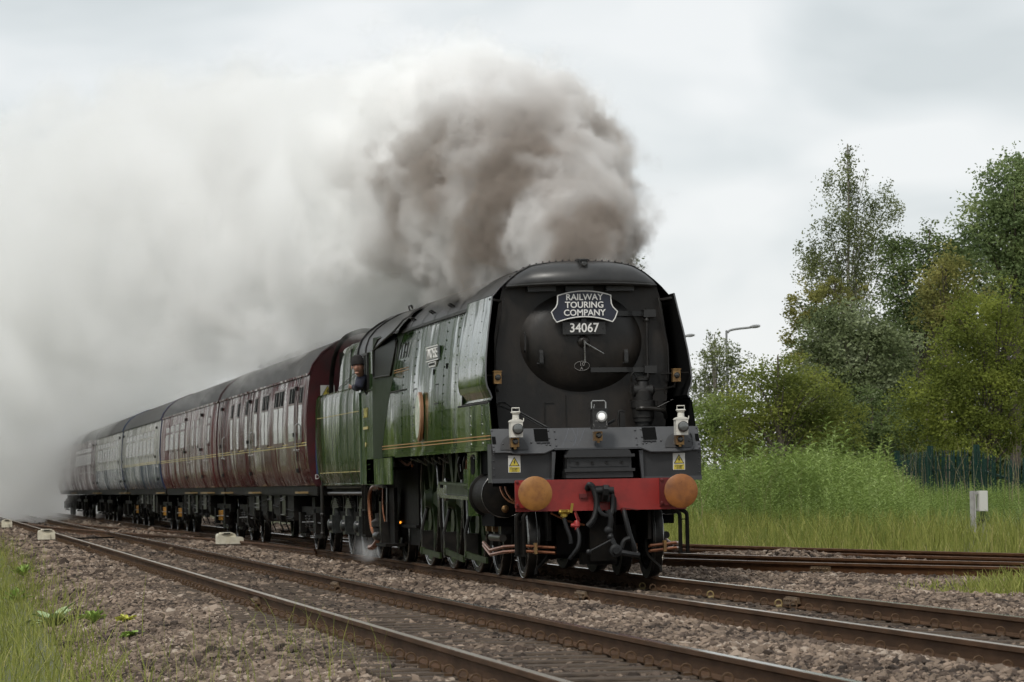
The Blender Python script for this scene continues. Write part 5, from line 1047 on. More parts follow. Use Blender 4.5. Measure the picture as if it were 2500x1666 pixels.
b = MB(); b.tube([(-4.3, 54.3, -.12), (-3.9, 54.6, -.1), (-2.9, 55.2, -.1)], .02, 6); b.box(-4.0, -3.1, 79.5, 80.4, -.16, -.10); b.tube(spline([(-2.8, 76, -.1), (-3.1, 74.5, -.06), (-3.3, 74, -.1), (-2.9, 73, -.1)], 4), .02, 6); o = b.build('point_rodding', 'frame_dark'); tag(o, 'dark steel point rods lying across the empty track near the cream box', 'rodding')
RX, RY = 10.78, 22.1; rz0 = float(zbed(RX, RY))
RL = thing('relay_post', (RX, RY, rz0), 'grey post carrying a white relay box with black cables among the weeds', 'relay post')
b = MB(); b.box(RX-.045, RX+.045, RY-.01, RY+.01, rz0-.2, rz0+.80); b.box(RX+.025, RX+.045, RY-.07, RY, rz0-.2, rz0+.80); b.build('post', 'post_grey', RL, 0)
b = MB(); b.box(RX+.10, RX+.26, RY-.10, RY+.08, rz0+.43, rz0+.80); bx_ = b.build('relay_box', 'relay_grey', RL, 0)
b = MB(); b.box(RX+.11, RX+.25, RY-.115, RY-.10, rz0+.44, rz0+.79); b.build('lid', 'relay_grey', bx_, 0)
b = MB(); b.box(RX+.045, RX+.10, RY-.05, RY+.02, rz0+.45, rz0+.48); b.box(RX+.045, RX+.10, RY-.05, RY+.02, rz0+.74, rz0+.78); b.build('bracket', 'post_grey', RL, 0)
for k in range(4):
    b = MB(); b.tube(spline([(RX+.13+.03*k, RY-.03, rz0+.44), (RX+.125+.03*k, RY-.04, rz0+.30), (RX+.10+.02*k, RY-.03, rz0+.22), (RX+.06, RY, rz0+.14)], 4), .008, 5); b.build('cable', 'rubber', RL)

# palisade fences
PALE = MB(); PALE.prism([(-.026, 0), (.026, 0), (.026, 1.95), (.014, 2.05), (0, 2.10), (-.014, 2.05), (-.026, 1.95)], 'y', -.006, .006); PALE.box(-.008, .008, -.03, -.006, .05, 1.95); PALE = PALE.mesh('pale', 'fence_green', 0)
def fence(name, pts, label, lean=0.0, pitch=.155, posts=True):
    p0 = pts[0]; T = thing(name, tuple(p0), label, 'fence', 'green palisade fences')
    for a, c in zip(pts[:-1], pts[1:]):
        a, c = Vector(a), Vector(c); d = c-a; ln = math.hypot(d.x, d.y); n = int(ln/pitch); ang = math.atan2(d.y, d.x)
        for k in range(1, n):
            p = a+d*(k/n); o = link('pale', PALE, T, tuple(p)); o.rotation_euler = (random.uniform(-.02, .02), random.uniform(-.025, .025)+lean, ang)
        for h in (.45, 1.62):
            b = MB(); off = Vector((-math.sin(ang), math.cos(ang), 0))*.035; b.bar(a+off+Vector((0, 0, h)), c+off+Vector((0, 0, h)), .04, .05); b.build('rail', 'fence_green', T, 0)
        if posts:
            b = MB(); b.box(a.x-.07, a.x+.07, a.y-.02, a.y+.05, a.z-.3, a.z+2.22); b.box(a.x-.01, a.x+.01, a.y-.07, a.y+.1, a.z-.3, a.z+2.2); b.build('post', 'fence_green', T, 0)
    return T
def gpt(u, v, d, h): p = at_depth(u, v, d); return (p[0], p[1], p[2]-h)
A_ = gpt(2384, 1088, 88, 2.2); B_ = gpt(2271, 1091, 91, 2.2)
fence('palisade_fence', [gpt(2190, 1112, 97, 2.1), B_, A_, gpt(2505, 1132, 85, 2.1), gpt(2640, 1172, 82, 2.1)], 'green palisade fence behind the tall weeds, sloping down past a thick post')
fence('palisade_fence', [gpt(1672, 1140, 150, 2.1), gpt(1715, 1138, 143, 2.1), gpt(1774, 1137, 138, 2.1), gpt(1840, 1137, 132, 2.1)], 'short run of green palisade fence just behind the locomotive, below the bushes')

# street lamps beyond the trees
def street_lamp(u, v, d, label, arm=1.1, dirx=1):
    hd = at_depth(u, v, d); base = (hd[0]-dirx*arm, hd[1]+.2, -.5)
    T = thing('street_lamp', base, label, 'street lamp', 'street lamps beyond the trees')
    b = MB(); b.tube(spline([(base[0], base[1], -.6), (base[0], base[1], 3), (base[0], base[1], hd[2]-.5), (base[0]+.06*dirx, base[1], hd[2]-.22), (base[0]+.28*dirx, base[1], hd[2]-.1), (hd[0]-.15*dirx, base[1], hd[2]-.02)], 5), [.075]*16+[.05]*10, 8) if False else b.tube(spline([(base[0], base[1], -.6), (base[0], base[1], 3), (base[0], base[1], hd[2]-.5), (base[0]+.06*dirx, base[1], hd[2]-.22), (base[0]+.28*dirx, base[1], hd[2]-.1), (hd[0]-.15*dirx, base[1], hd[2]-.02)], 5), .045, 8)
    b.build('pole', 'lamp_metal', T)
    b = MB(); b.lathe((hd[0]-.22*dirx, base[1], hd[2]), (dirx, 0, .08), [(.03, 0), (.07, .05), (.11, .15), (.12, .3), (.08, .42), (.01, .47)], 14, 1, .62); b.build('lantern', 'lamp_metal', T)
street_lamp(1845, 798, 150, 'street lamp with curved arm rising above the small birches', 1.18)
street_lamp(1686, 820, 165, 'street lamp whose lantern shows between the locomotive and the small birches', 1.2)

# ------------------------------------------------------------------ vegetation
def leaf_arrays(P, size, droop=0.0, aspect=.55):
    n = len(P); a = rng.normal(size=(n, 3)); a[:, 2] = a[:, 2]*.6-droop; a /= np.linalg.norm(a, axis=1)[:, None]
    u = rng.normal(size=(n, 3)); u[:, 2] *= .35; b = np.cross(a, u); b /= np.linalg.norm(b, axis=1)[:, None]+1e-9
    s = size*rng.uniform(.6, 1.35, n)[:, None]; w = s*aspect*.5
    nb = np.cross(a, b)*s*.08
    V = np.stack([P-a*s*.5, P+b*w+nb, P+a*s*.5, P-b*w+nb], 1).reshape(-1, 3); I = np.arange(n)[:, None]*4
    return V, np.concatenate([I, I+1, I+2, I+3], 1)
def crown_points(ells, dens, clump, per, shell=.45, drop=0.0):
    """leaf positions in tight sprays set on and inside the lobes, some sprays reaching out beyond them"""
    out = []; cl = []
    for (c, r) in ells:
        area = PI*r[0]*r[2]; nc = max(5, int(area*dens/per))
        d = rng.normal(size=(nc, 3)); d /= np.linalg.norm(d, axis=1)[:, None]; rad = rng.uniform(shell, 1.0, nc)**.6*rng.uniform(.82, 1.04, nc)
        rad = np.where(rng.random(nc) < .10, rng.uniform(1.05, 1.28, nc), rad)
        C = np.array(c)+d*rad[:, None]*np.array(r); cl.append(C)
        k = rng.integers(int(per*.5), int(per*1.5), nc); idx = np.repeat(np.arange(nc), k)
        g = np.clip(rng.normal(size=(len(idx), 3)), -1.7, 1.7)*np.array([clump, clump, clump*.55])
        # each spray is drawn out along its own twig
        tw = d*np.array([1, 1, .5])+rng.normal(0, .45, (nc, 3)); tw[:, 2] -= .25; g += tw[idx]*(rng.uniform(-1, 1, len(idx))*clump*1.1)[:, None]
        if drop: g[:, 2] = -np.abs(rng.normal(size=len(idx)))*drop+rng.normal(size=len(idx))*.06; g[:, :2] *= .5
        out.append(C[idx]+g*rng.uniform(.55, 1.25, nc)[idx][:, None])
    return np.concatenate(out), np.concatenate(cl)
def tree(name, label, ells_px, d, m, leaf=.11, dens=480, clump=.26, per=60, bark='bark', droop=0.0, drop=0.0, group=None, cat='tree', limbs=22, trunk_r=.11, base_u=None, depth_k=.8, trunk_top=None, shell=.45):
    """ells_px: crown lobes as (u, v, ru, rv) in photo pixels at distance d"""
    k = d/F_PX; ells = []
    for (u, v, ru, rv) in ells_px:
        c = at_depth(u, v, d+random.uniform(-.6, .6)); ells.append((c, (ru*k, ru*k*depth_k, rv*k)))
    bu = base_u if base_u is not None else sum(e[0]*e[2] for e in ells_px)/sum(e[2] for e in ells_px)
    bp = at_depth(bu, 1170, d); base = Vector((bp[0], bp[1], -.55))
    T = thing(name, tuple(base), label, cat, group)
    P, C = crown_points(ells, dens*2.1, clump*.72, per*.7, shell, drop); P = P[P[:, 2] > -.35]; leaf *= .8
    V, Fq = leaf_arrays(P, leaf, droop); q_ = P*np.array([2.6, 2.6, 3.1])+rng.uniform(0, 6, 3); cn_ = np.sin(q_[:, 0]+1.3*np.sin(q_[:, 2]*.7))*np.sin(q_[:, 2]+1.1*np.sin(q_[:, 1]*.8)); t = np.repeat(np.clip(.30+.34*rng.beta(2, 2, len(P))+.26*cn_, 0, 1), 4)
    link('crown', np_mesh('crown', V, Fq, m, t), T)
    # trunk and limbs
    top = max(ells, key=lambda e: e[0][2]+e[1][2]); tz = top[0][2]+top[1][2]*(.75 if trunk_top is None else trunk_top); tp = Vector((top[0][0], top[0][1], tz)); b = MB()
    pts = [base.lerp(tp, f)+Vector((math.sin(f*5+bu)*.12*min(1, f*3)*(1-f), 0, 0)) for f in np.linspace(0, 1, 9)]; rs = [trunk_r*(1-.9*f)+.012 for f in np.linspace(0, 1, 9)]
    b.tube(pts, rs, 8); b.build('trunk', bark, T)
    b = MB(); sel = C[rng.permutation(len(C))[:limbs]]
    for c in sel:
        c = Vector(c); f = min(.92, max(.08, (c.z-base.z)/(tz-base.z)*.62)); q = base.lerp(tp, f); mid = q.lerp(c, .5)+Vector((0, 0, .12*(c-q).length*(1 if not drop else 1.6))); ln = (c-q).length
        b.tube([q, q.lerp(mid, .5)+Vector((0, 0, .03)), mid, mid.lerp(c, .6), c], [trunk_r*.34, trunk_r*.27, trunk_r*.2, trunk_r*.12, .008], 5)
    b.build('limbs', bark, T)
    return T
TL = .45
tint_mat('leaf_hawthorn', [(0, (0.070, 0.093, 0.026)), (.45, (0.178, 0.213, 0.051)), (.8, (0.298, 0.325, 0.076)), (1, (0.405, 0.396, 0.115))], .55, TL)
tint_mat('leaf_yellow', [(0, (0.077, 0.098, 0.022)), (.45, (0.177, 0.212, 0.043)), (.8, (0.278, 0.315, 0.063)), (1, (0.370, 0.362, 0.099))], .55, TL)
tint_mat('leaf_olive', [(0, (0.098, 0.105, 0.036)), (.5, (0.240, 0.240, 0.074)), (.85, (0.354, 0.324, 0.108)), (1, (0.453, 0.368, 0.143))], .6, TL)
tint_mat('leaf_birch', [(0, (0.074, 0.091, 0.040)), (.5, (0.169, 0.199, 0.084)), (1, (0.313, 0.339, 0.155))], .5, TL)
tint_mat('leaf_sycamore', [(0, (0.061, 0.084, 0.036)), (.5, (0.164, 0.199, 0.091)), (.8, (0.313, 0.354, 0.213)), (1, (0.565, 0.607, 0.453))], .5, .25)
tint_mat('leaf_ash', [(0, (0.081, 0.121, 0.053)), (.5, (0.205, 0.270, 0.110)), (1, (0.405, 0.452, 0.187))], .5, TL)
tint_mat('leaf_dark', [(0, (0.040, 0.061, 0.025)), (.6, (0.114, 0.155, 0.056)), (1, (0.213, 0.268, 0.099))], .6, .25)
tint_mat('leaf_light', [(0, (0.092, 0.142, 0.040)), (.5, (0.208, 0.272, 0.077)), (1, (0.347, 0.403, 0.133))], .55, TL)
BG = 'trees beyond the fence'
tree('birch_tree', 'tall slender birch with drooping twigs towering over the bushes', [(2070, 385, 24, 45), (2085, 450, 48, 50), (2025, 430, 34, 24), (2055, 530, 66, 70), (2145, 490, 50, 55), (2120, 580, 90, 75), (2195, 505, 18, 22), (2015, 625, 70, 55), (2080, 670, 125, 70), (1978, 620, 30, 60)], 114, 'leaf_birch', .10, 470, .26, 34, 'bark_pale', .6, .36, BG, limbs=34, trunk_r=.075, shell=.1)
tree('ash_tree', 'large fresh green ash tree rising at the right behind the hawthorns', [(2455, 470, 75, 80), (2490, 420, 40, 50), (2420, 560, 90, 90), (2490, 560, 110, 130), (2380, 610, 70, 70), (2540, 520, 110, 150), (2480, 680, 120, 90)], 116, 'leaf_ash', .14, 420, .32, 60, 'bark', .2, 0, BG, limbs=36, trunk_r=.2, shell=.35)
tree('sycamore_tree', 'grey green sycamore with pale leaf undersides in the middle of the thicket', [(2080, 800, 100, 75), (2130, 870, 130, 100), (2050, 910, 110, 110), (2140, 990, 120, 110), (2010, 820, 70, 70)], 106, 'leaf_sycamore', .14, 420, .30, 55, 'bark', .2, 0, BG, limbs=30)
tree('thorn_tree', 'olive brown thorn tree below the tall birch at the thicket edge', [(1975, 740, 70, 55), (2040, 735, 75, 60), (1975, 830, 65, 80), (1955, 920, 60, 90), (1950, 1000, 60, 80)], 110, 'leaf_olive', .12, 430, .28, 55, 'bark', .3, .1, BG, limbs=26)
tree('thorn_tree', 'olive tree with ragged top between the birch and the ash', [(2200, 640, 60, 55), (2230, 700, 90, 80), (2180, 610, 28, 40), (2290, 650, 70, 70), (2270, 590, 30, 40), (2340, 640, 60, 60), (2260, 770, 100, 70)], 112, 'leaf_dark', .13, 400, .28, 50, 'bark', .2, 0, BG, limbs=30)
tree('maple_tree', 'warm olive maple between the ash and the yellow green hawthorn', [(2310, 690, 70, 80), (2340, 760, 80, 70), (2280, 760, 50, 60)], 108, 'leaf_olive', .13, 420, .28, 50, 'bark', .2, 0, BG, limbs=18)
tree('hawthorn_bush', 'broad olive green hawthorn bush beside the locomotive, below the sycamore', [(1900, 915, 70, 60), (1850, 975, 95, 75), (1970, 970, 100, 80), (1830, 1060, 85, 60), (1930, 1050, 120, 80), (2040, 1040, 90, 90), (1800, 1100, 60, 50)], 98, 'leaf_hawthorn', .10, 620, .25, 70, 'bark', .2, 0, BG, 'bush', limbs=34)
tree('hawthorn_bush', 'bright yellow green hawthorn bush standing at the right by the fence', [(2390, 790, 90, 85), (2460, 850, 90, 110), (2340, 880, 90, 90), (2290, 960, 100, 80), (2400, 970, 120, 100), (2260, 1040, 90, 70), (2360, 1050, 110, 70), (2490, 1000, 90, 110), (2470, 740, 50, 60)], 97, 'leaf_yellow', .10, 600, .25, 70, 'bark', .2, 0, BG, 'bush', limbs=40)
tree('elder_bush', 'dark elder bush filling the gap between the two hawthorns', [(2130, 1040, 90, 90), (2200, 1080, 80, 70), (2080, 1090, 80, 50)], 101, 'leaf_dark', .12, 520, .26, 60, 'bark', .2, 0, BG, 'bush', limbs=18)
tree('birch_tree', 'small birch with several pale stems by the street lamp', [(1745, 850, 34, 45), (1725, 910, 55, 55), (1790, 905, 50, 55), (1760, 970, 80, 60), (1700, 960, 50, 60), (1775, 860, 40, 50)], 145, 'leaf_birch', .13, 240, .30, 34, 'bark_pale', .5, .25, BG, limbs=26, trunk_r=.08, shell=.1)
tree('willow_shrub', 'light green willow shrub at the foot of the small birch', [(1720, 1020, 60, 50), (1790, 1010, 70, 50), (1700, 1070, 55, 45), (1750, 1085, 80, 45), (1690, 1120, 45, 40), (1810, 1080, 60, 50)], 141, 'leaf_light', .13, 420, .28, 50, 'bark', .2, 0, BG, 'bush', limbs=16)
tree('poplar_tree', 'distant tree top peeping out of the thinning smoke above the cowl', [(1505, 605, 22, 25), (1520, 650, 40, 50), (1490, 720, 70, 80), (1510, 860, 110, 120)], 190, 'leaf_dark', .22, 120, .4, 40, 'bark', 0, 0, None, limbs=14, trunk_r=.2)
tree('ash_tree', 'large distant green tree half veiled by smoke above the grey carriages', [(315, 975, 60, 55), (350, 1010, 60, 60), (280, 1020, 60, 60), (390, 1040, 50, 50)], 270, 'leaf_ash', .34, 70, .6, 50, 'bark', 0, 0, None, limbs=10, trunk_r=.3)
tree('oak_tree', 'distant dark tree beyond the far end of the train, deep in smoke', [(170, 1040, 60, 50), (120, 1070, 70, 50), (220, 1060, 50, 45)], 300, 'leaf_dark', .36, 70, .6, 50, 'bark', 0, 0, None, limbs=10, trunk_r=.3)
# woods that close the view behind the named trees and the lineside hedge on the camera's own side
def wood(name, label, rows, m, leaf, dens, clump):
    ells = [((x, y, z), (rx, ry, rz)) for x, y, z, rx, ry, rz in rows]; P, C = crown_points(ells, dens, clump, 45, .5); P = P[P[:, 2] > -.6]
    V, Fq = leaf_arrays(P, leaf, .2); o = link(name, np_mesh(name, V, Fq, m, np.repeat(rng.beta(2, 2, len(P)), 4))); return tag(o, label, 'wood', kind='stuff')
rows = []
for u in range(1960, 2640, 70): 
    p = at_depth(u, 1100, 124); hgt = np.interp(u, [1960, 2100, 2250, 2450, 2640], [4.6, 6.2, 7.0, 7.6, 7.8]); rows += [(p[0], p[1]+random.uniform(-2, 2), hgt*.5, 1.2, 1.5, hgt*.55), (p[0]+.5, p[1]+1, 1.0, 1.3, 1.5, 1.6)]
wood('woodland', 'dark wood closing the view behind the trees on the right', rows, 'leaf_dark', .16, 520, .34)
rows = [(-15-random.uniform(0, 5), y, random.uniform(1.4, 2.6), 2.4, 4.2, random.uniform(2.2, 4.2)) for y in range(30, 240, 7)]
rows += [(-19.5, 102, 5.5, 3.2, 3.5, 6.5), (-22, 96, 4, 3, 4, 5)]
wood('lineside_hedge', 'green lineside hedge along the near verge, mirrored in the glossy paint', rows, 'leaf_light', .42, 45, .6)

# tall weeds on the far bank
def herb_variant(h):
    """one upright stem with narrow drooping leaves: arrays of quads"""
    V = []; n = int(26*h)
    V += [(-.004, 0, 0), (.004, 0, 0), (.003, .0, h), (-.003, 0, h)]
    for i in range(n):
        z = h*(.25+.75*i/n); a = i*2.4+random.uniform(-.3, .3); ln = .15*(1.15-.55*i/n)*random.uniform(.7, 1.2); w = .016
        d = np.array([math.cos(a), math.sin(a), .55]); s = np.array([-math.sin(a), math.cos(a), 0])*w; o = np.array([0, 0, z])
        m = o+d*ln*.55; t = o+np.array([math.cos(a)*ln, math.sin(a)*ln, ln*.35]); V += [o, m+s, t, m-s]
    return np.array(V)
def scatter_herbs(pts, hs, variants):
    Vs = []; T = []
    for k, v in enumerate(variants):
        sel = np.where(np.arange(len(pts)) % len(variants) == k)[0]; P = pts[sel]; a = rng.uniform(0, 2*PI, len(sel)); s = hs[sel]
        lean = rng.normal(0, .10, (len(sel), 2)); R = np.zeros((len(sel), 3, 3)); R[:, 0, 0] = np.cos(a); R[:, 0, 1] = -np.sin(a); R[:, 1, 0] = np.sin(a); R[:, 1, 1] = np.cos(a); R[:, 2, 2] = 1; R[:, 0, 2] = lean[:, 0]; R[:, 1, 2] = lean[:, 1]
        W = np.einsum('nij,kj->nki', R, v)*s[:, None, None]+P[:, None]; Vs.append(W.reshape(-1, 3))
        tt = np.clip(rng.beta(2, 2, len(sel))[:, None]*.6+.15+.35*(v[:, 2]/v[:, 2].max())[None]*rng.uniform(.5, 1, (len(sel), 1)), 0, 1); tt = np.clip(tt+.14*np.sin(P[:, 0]*1.3+1.7*np.sin(P[:, 1]*.33))[:, None], 0, 1); T.append(tt.reshape(-1))
    V = np.concatenate(Vs); return V, np.arange(len(V)).reshape(-1, 4), np.concatenate(T)
tint_mat('weed', [(0, (0.088, 0.114, 0.037)), (.4, (0.162, 0.223, 0.060)), (.75, (0.246, 0.332, 0.088)), (1, (0.335, 0.414, 0.157))], .5, .35)
tint_mat('grass', [(0, (.12, .135, .036)), (.4, (.22, .25, .058)), (.75, (.33, .335, .095)), (1, (.46, .40, .19))], .5, .35)
tint_mat('dry', [(0, (.16, .13, .075)), (.6, (.30, .25, .15)), (1, (.42, .37, .25))], .7, .2)
n = 26000; x = rng.uniform(4, 26, n); y = rng.uniform(18, 66, n)
k = in_view(x, y, .8) & (x > cen(CA, y)+2.1+.5*np.sin(y*1.1)) & (x > CAM[0]+.195*(y-CAM[1])); x, y = x[k], y[k]
# thinner towards the fence: keep what a person could see
kk = rng.random(len(x)) < np.interp(y, [18, 30, 66], [.9, .75, .42]); x, y = x[kk], y[kk]
uu = np.array([1250+F_PX*((np.array([a, b_, 0])-CAM)@RT)/((np.array([a, b_, 0])-CAM)@FW) for a, b_ in zip(x, y)])
hk = np.interp(uu, [1650, 1720, 1850, 2000, 2150, 2260, 2400, 2500], [.72, .90, 1.10, 1.18, .98, .48, .42, .42])
edge = np.clip((x-cen(CA, y)-2.0)/3.2, .25, 1); edge = np.where((uu > 2350) & (uu < 2430) & (y < 22.4), 0.12, edge)
h = 1.10*hk*edge*rng.lognormal(-.08, .2, len(x))*(1+.12*np.sin(x*1.9)*np.sin(y*.8)); z = zbed(x, y)
V, Fq, t = scatter_herbs(np.stack([x, y, z], -1), h, [herb_variant(1.0) for _ in range(6)])
tag(link('tall_weeds', np_mesh('tall_weeds', V, Fq, 'weed', t)), 'mass of tall green weeds on the bank between the outer track and the fence', 'weeds', kind='stuff')
def grass_mesh(name, pts, hs, w, m, bend=.35):
    n = len(pts); a = rng.uniform(0, 2*PI, n); d = np.stack([np.cos(a), np.sin(a), np.zeros(n)], -1); sd = np.stack([-np.sin(a), np.cos(a), np.zeros(n)], -1)
    face = rng.uniform(0, PI, n); sd = np.stack([np.cos(face), np.sin(face)*.3, np.zeros(n)], -1); b_ = bend*rng.uniform(.1, 1.3, n)[:, None]*hs[:, None]; up = np.array([0, 0, 1.0]); ww = (w*rng.uniform(.6, 1.3, n))[:, None]
    p0 = pts; p1 = pts+up*hs[:, None]*.55+d*b_*.3; p2 = pts+up*(hs*.93)[:, None]+d*b_; p3 = pts+up*hs[:, None]*.98+d*b_*1.25
    V = np.stack([p0-sd*ww, p0+sd*ww, p1+sd*ww*.85, p1-sd*ww*.85, p2+sd*ww*.35, p2-sd*ww*.35, p3, p3+sd*ww*.02], 1).reshape(-1, 3); I = np.arange(n)[:, None]*8
    Fq = np.concatenate([np.concatenate([I, I+1, I+2, I+3], 1), np.concatenate([I+3, I+2, I+4, I+5], 1), np.concatenate([I+5, I+4, I+7, I+6], 1)])
    t = np.repeat(np.clip(rng.beta(2, 2.4, n), 0, 1), 8)
    return np_mesh(name, V, Fq, m, t)
def xy_z(x, y): return np.stack([x, y, zbed(x, y)-.01], -1)
# grass along the foot of the bank
n = 60000; x = rng.uniform(4, 16, n); y = rng.uniform(8, 48, n); s_ = x-cen(CA, y)-1.3
k = in_view(x, y, .8) & (s_ > rng.normal(0, .12, n)) & (s_ < 3.4) & ~((np.abs(x-RX-.08-(y-RY)*.29) < .24) & (y < RY+.2) & (rng.random(n) < .55)) & (x > CAM[0]+.195*(y-CAM[1])); x, y, s_ = x[k], y[k], s_[k]; h = rng.uniform(.22, .62, len(x))*np.clip(.5+s_*.5, .4, 1.1)
tag(link('bank_grass', grass_mesh('bank_grass', xy_z(x, y), h, .008, 'grass')), 'long yellowish green grass along the edge of the outer track', 'grass', kind='stuff')
n = 420; x = rng.uniform(6, 22, n); y = rng.uniform(24, 60, n); k = in_view(x, y) & (x > cen(CA, y)+2.6) & (x > CAM[0]+.2*(y-CAM[1])); x, y = x[k], y[k]
tag(link('dry_stalks', grass_mesh('dry_stalks', xy_z(x, y), rng.uniform(1.0, 1.9, len(x)), .005, 'dry', .3)), 'pale dry stalks standing above the tall weeds', 'dry stalks', kind='stuff')
# tuft by the rails on the right
n = 2600; x = rng.normal(3.9, .55, n); y = rng.normal(-3.6, .9, n); k = (x > cen(CB, y)-6) & (x > 2.6); x, y = x[k], y[k]
tag(link('lineside_grass', grass_mesh('lineside_grass', xy_z(x, y), rng.uniform(.08, .30, len(x))*np.exp(-((x-4.2)/1.2)**2), .006, 'grass', .6)), 'patch of yellowish grass in the ballast beside the train track', 'grass', kind='stuff')
# near verge: grass clumps on the left and in the foreground
n = 40000; y = rng.uniform(-24, 70, n); x = rng.uniform(-8.4, -4.6, n); e_ = left_edge(y); k = in_view(x, y, .8) & (x < e_-.15+.3*np.sin(y*1.7)+rng.normal(0, .22, n)) & (rng.random(n) < np.interp(y, [-24, 0, 70], [1, .8, .25])); x, y = x[k], y[k]
h = rng.lognormal(-1.35, .35, len(x))*np.interp(y, [-24, -8, 10, 70], [1.0, 1.05, .9, .8]); 
tag(link('verge_grass', grass_mesh('verge_grass', xy_z(x, y), h, .0055, 'grass', .45)), 'long grass on the near verge beside the ballast', 'grass', kind='stuff')
n = 260; y = rng.uniform(-19, -10, n); x = rng.uniform(-7.4, -4.6, n)-.0*y; k = in_view(x, y, .3) & (x < NEAR_X-1.0); x, y = x[k], y[k]
tag(link('seed_grass', grass_mesh('seed_grass', xy_z(x, y), rng.uniform(.18, .48, len(x)), .003, 'grass', .5)), 'thin dry seeding grass stems rising over the near ballast', 'grass', kind='stuff')
# broad-leaved mullein rosette and small weeds in the stone
def rosette(name, label, x, y, m, n, ln, wd, cat='weed', group=None, up=.5):
    z = float(zbed(x, y)); T = thing(name, (x, y, z), label, cat, group)
    for i in range(n):
        a = i*2.4; e_ = up*random.uniform(.5, 1.4); q = MB(); L_ = ln*random.uniform(.75, 1.15); d = Vector((math.cos(a), math.sin(a), 0)); sd = Vector((-math.sin(a), math.cos(a), 0))
        q.grid(lambda t, w: tuple(Vector((x, y, z+.01))+d*L_*t*math.cos(e_)+Vector((0, 0, L_*(math.sin(e_)*t-.35*t*t)))+sd*wd*w*math.sin(PI*min(1, .12+.86*t))+Vector((0, 0, abs(w)*.02))), np.linspace(0, 1, 6), [-1, 0, 1]); q.build('leaf', m, T, 60)
    return T
mat('mullein', (.27, .36, .17), .7, col2=(.34, .42, .23), scale=20); mat('weed_leaf', (.20, .32, .06), .6, col2=(.28, .38, .08), scale=20); mat('weed_yellow', (.46, .46, .07), .6)
rosette('mullein_plant', 'pale green broad-leaved mullein rosette growing in the ballast by the verge', -6.35, 2.0, 'mullein', 15, .46, .085, 'plant', up=.8)
rosette('weed_plant', 'small bright green weed in the stones beside the mullein', -5.98, -.2, 'weed_leaf', 26, .22, .022, 'plant', up=.9)
rosette('weed_plant', 'yellowish low weed in the ballast, farther from the verge than the mullein', -5.72, -2.2, 'weed_yellow', 22, .15, .02, 'plant', up=.7)
rosette('weed_plant', 'low green weed mat at the verge just below the yellowish weed', -5.8, -5.3, 'weed_leaf', 30, .17, .03, 'plant', up=.4)
for i, (x, y, lab) in enumerate(((-6.55, 12.0, 'upright leafy weed at the verge between the mullein and the cream box'), (-6.1, 24.0, 'tall thin weed growing from the ballast nearest the cream box on the verge'))):
    rosette('weed_plant', lab, x, y, 'weed_leaf', 30, .34, .025, 'plant', up=1.2)

# ------------------------------------------------------------------ smoke
class G:
    """field maths in a geometry node tree"""
    def __init__(s, t): s.t = t
    def link(s, v, sock):
        if isinstance(v, (int, float)): sock.default_value = v
        elif isinstance(v, tuple): sock.default_value = v
        else: s.t.links.new(v, sock)
    def m(s, op, a, b=None, clamp=False):
        n = N('ShaderNodeMath', s.t, operation=op, use_clamp=clamp); s.link(a, n.inputs[0])
        if b is not None: s.link(b, n.inputs[1])
        return n.outputs[0]
    def noise(s, vec, scale, detail, rough, off=(0, 0, 0), dist=0.0):
        v = N('ShaderNodeVectorMath', s.t, operation='ADD'); s.link(vec, v.inputs[0]); v.inputs[1].default_value = off
        n = N('ShaderNodeTexNoise', s.t); s.t.links.new(v.outputs[0], n.inputs['Vector']); n.inputs['Scale'].default_value = scale; n.inputs['Detail'].default_value = detail; n.inputs['Roughness'].default_value = rough; n.inputs['Distortion'].default_value = dist
        return n.outputs[0]
    def curve(s, y, stops, col):
        """piecewise linear table lookup along the train"""
        r = N('ShaderNodeFloatCurve', s.t); ymax = stops[-1][0]; vmax = max(max(abs(p[col]) for p in stops), 1e-6)
        c = r.mapping.curves[0]; P = [(p[0]/ymax, .5+.5*p[col]/vmax) for p in stops]
        c.points[0].location = P[0]; c.points[1].location = P[-1]
        for p in P[1:-1]: c.points.new(*p)
        for p in c.points: p.handle_type = 'VECTOR'
        r.mapping.update(); s.link(s.m('DIVIDE', y, ymax), r.inputs['Value'])
        return s.m('MULTIPLY', s.m('SUBTRACT', r.outputs[0], .5), 2*vmax)
    def smooth(s, v, a, b, lo=0.0, hi=1.0):
        n = N('ShaderNodeMapRange', s.t, interpolation_type='SMOOTHSTEP'); s.link(v, n.inputs[0])
        for i, q in enumerate((a, b, lo, hi)): n.inputs[i+1].default_value = q
        return n.outputs[0]
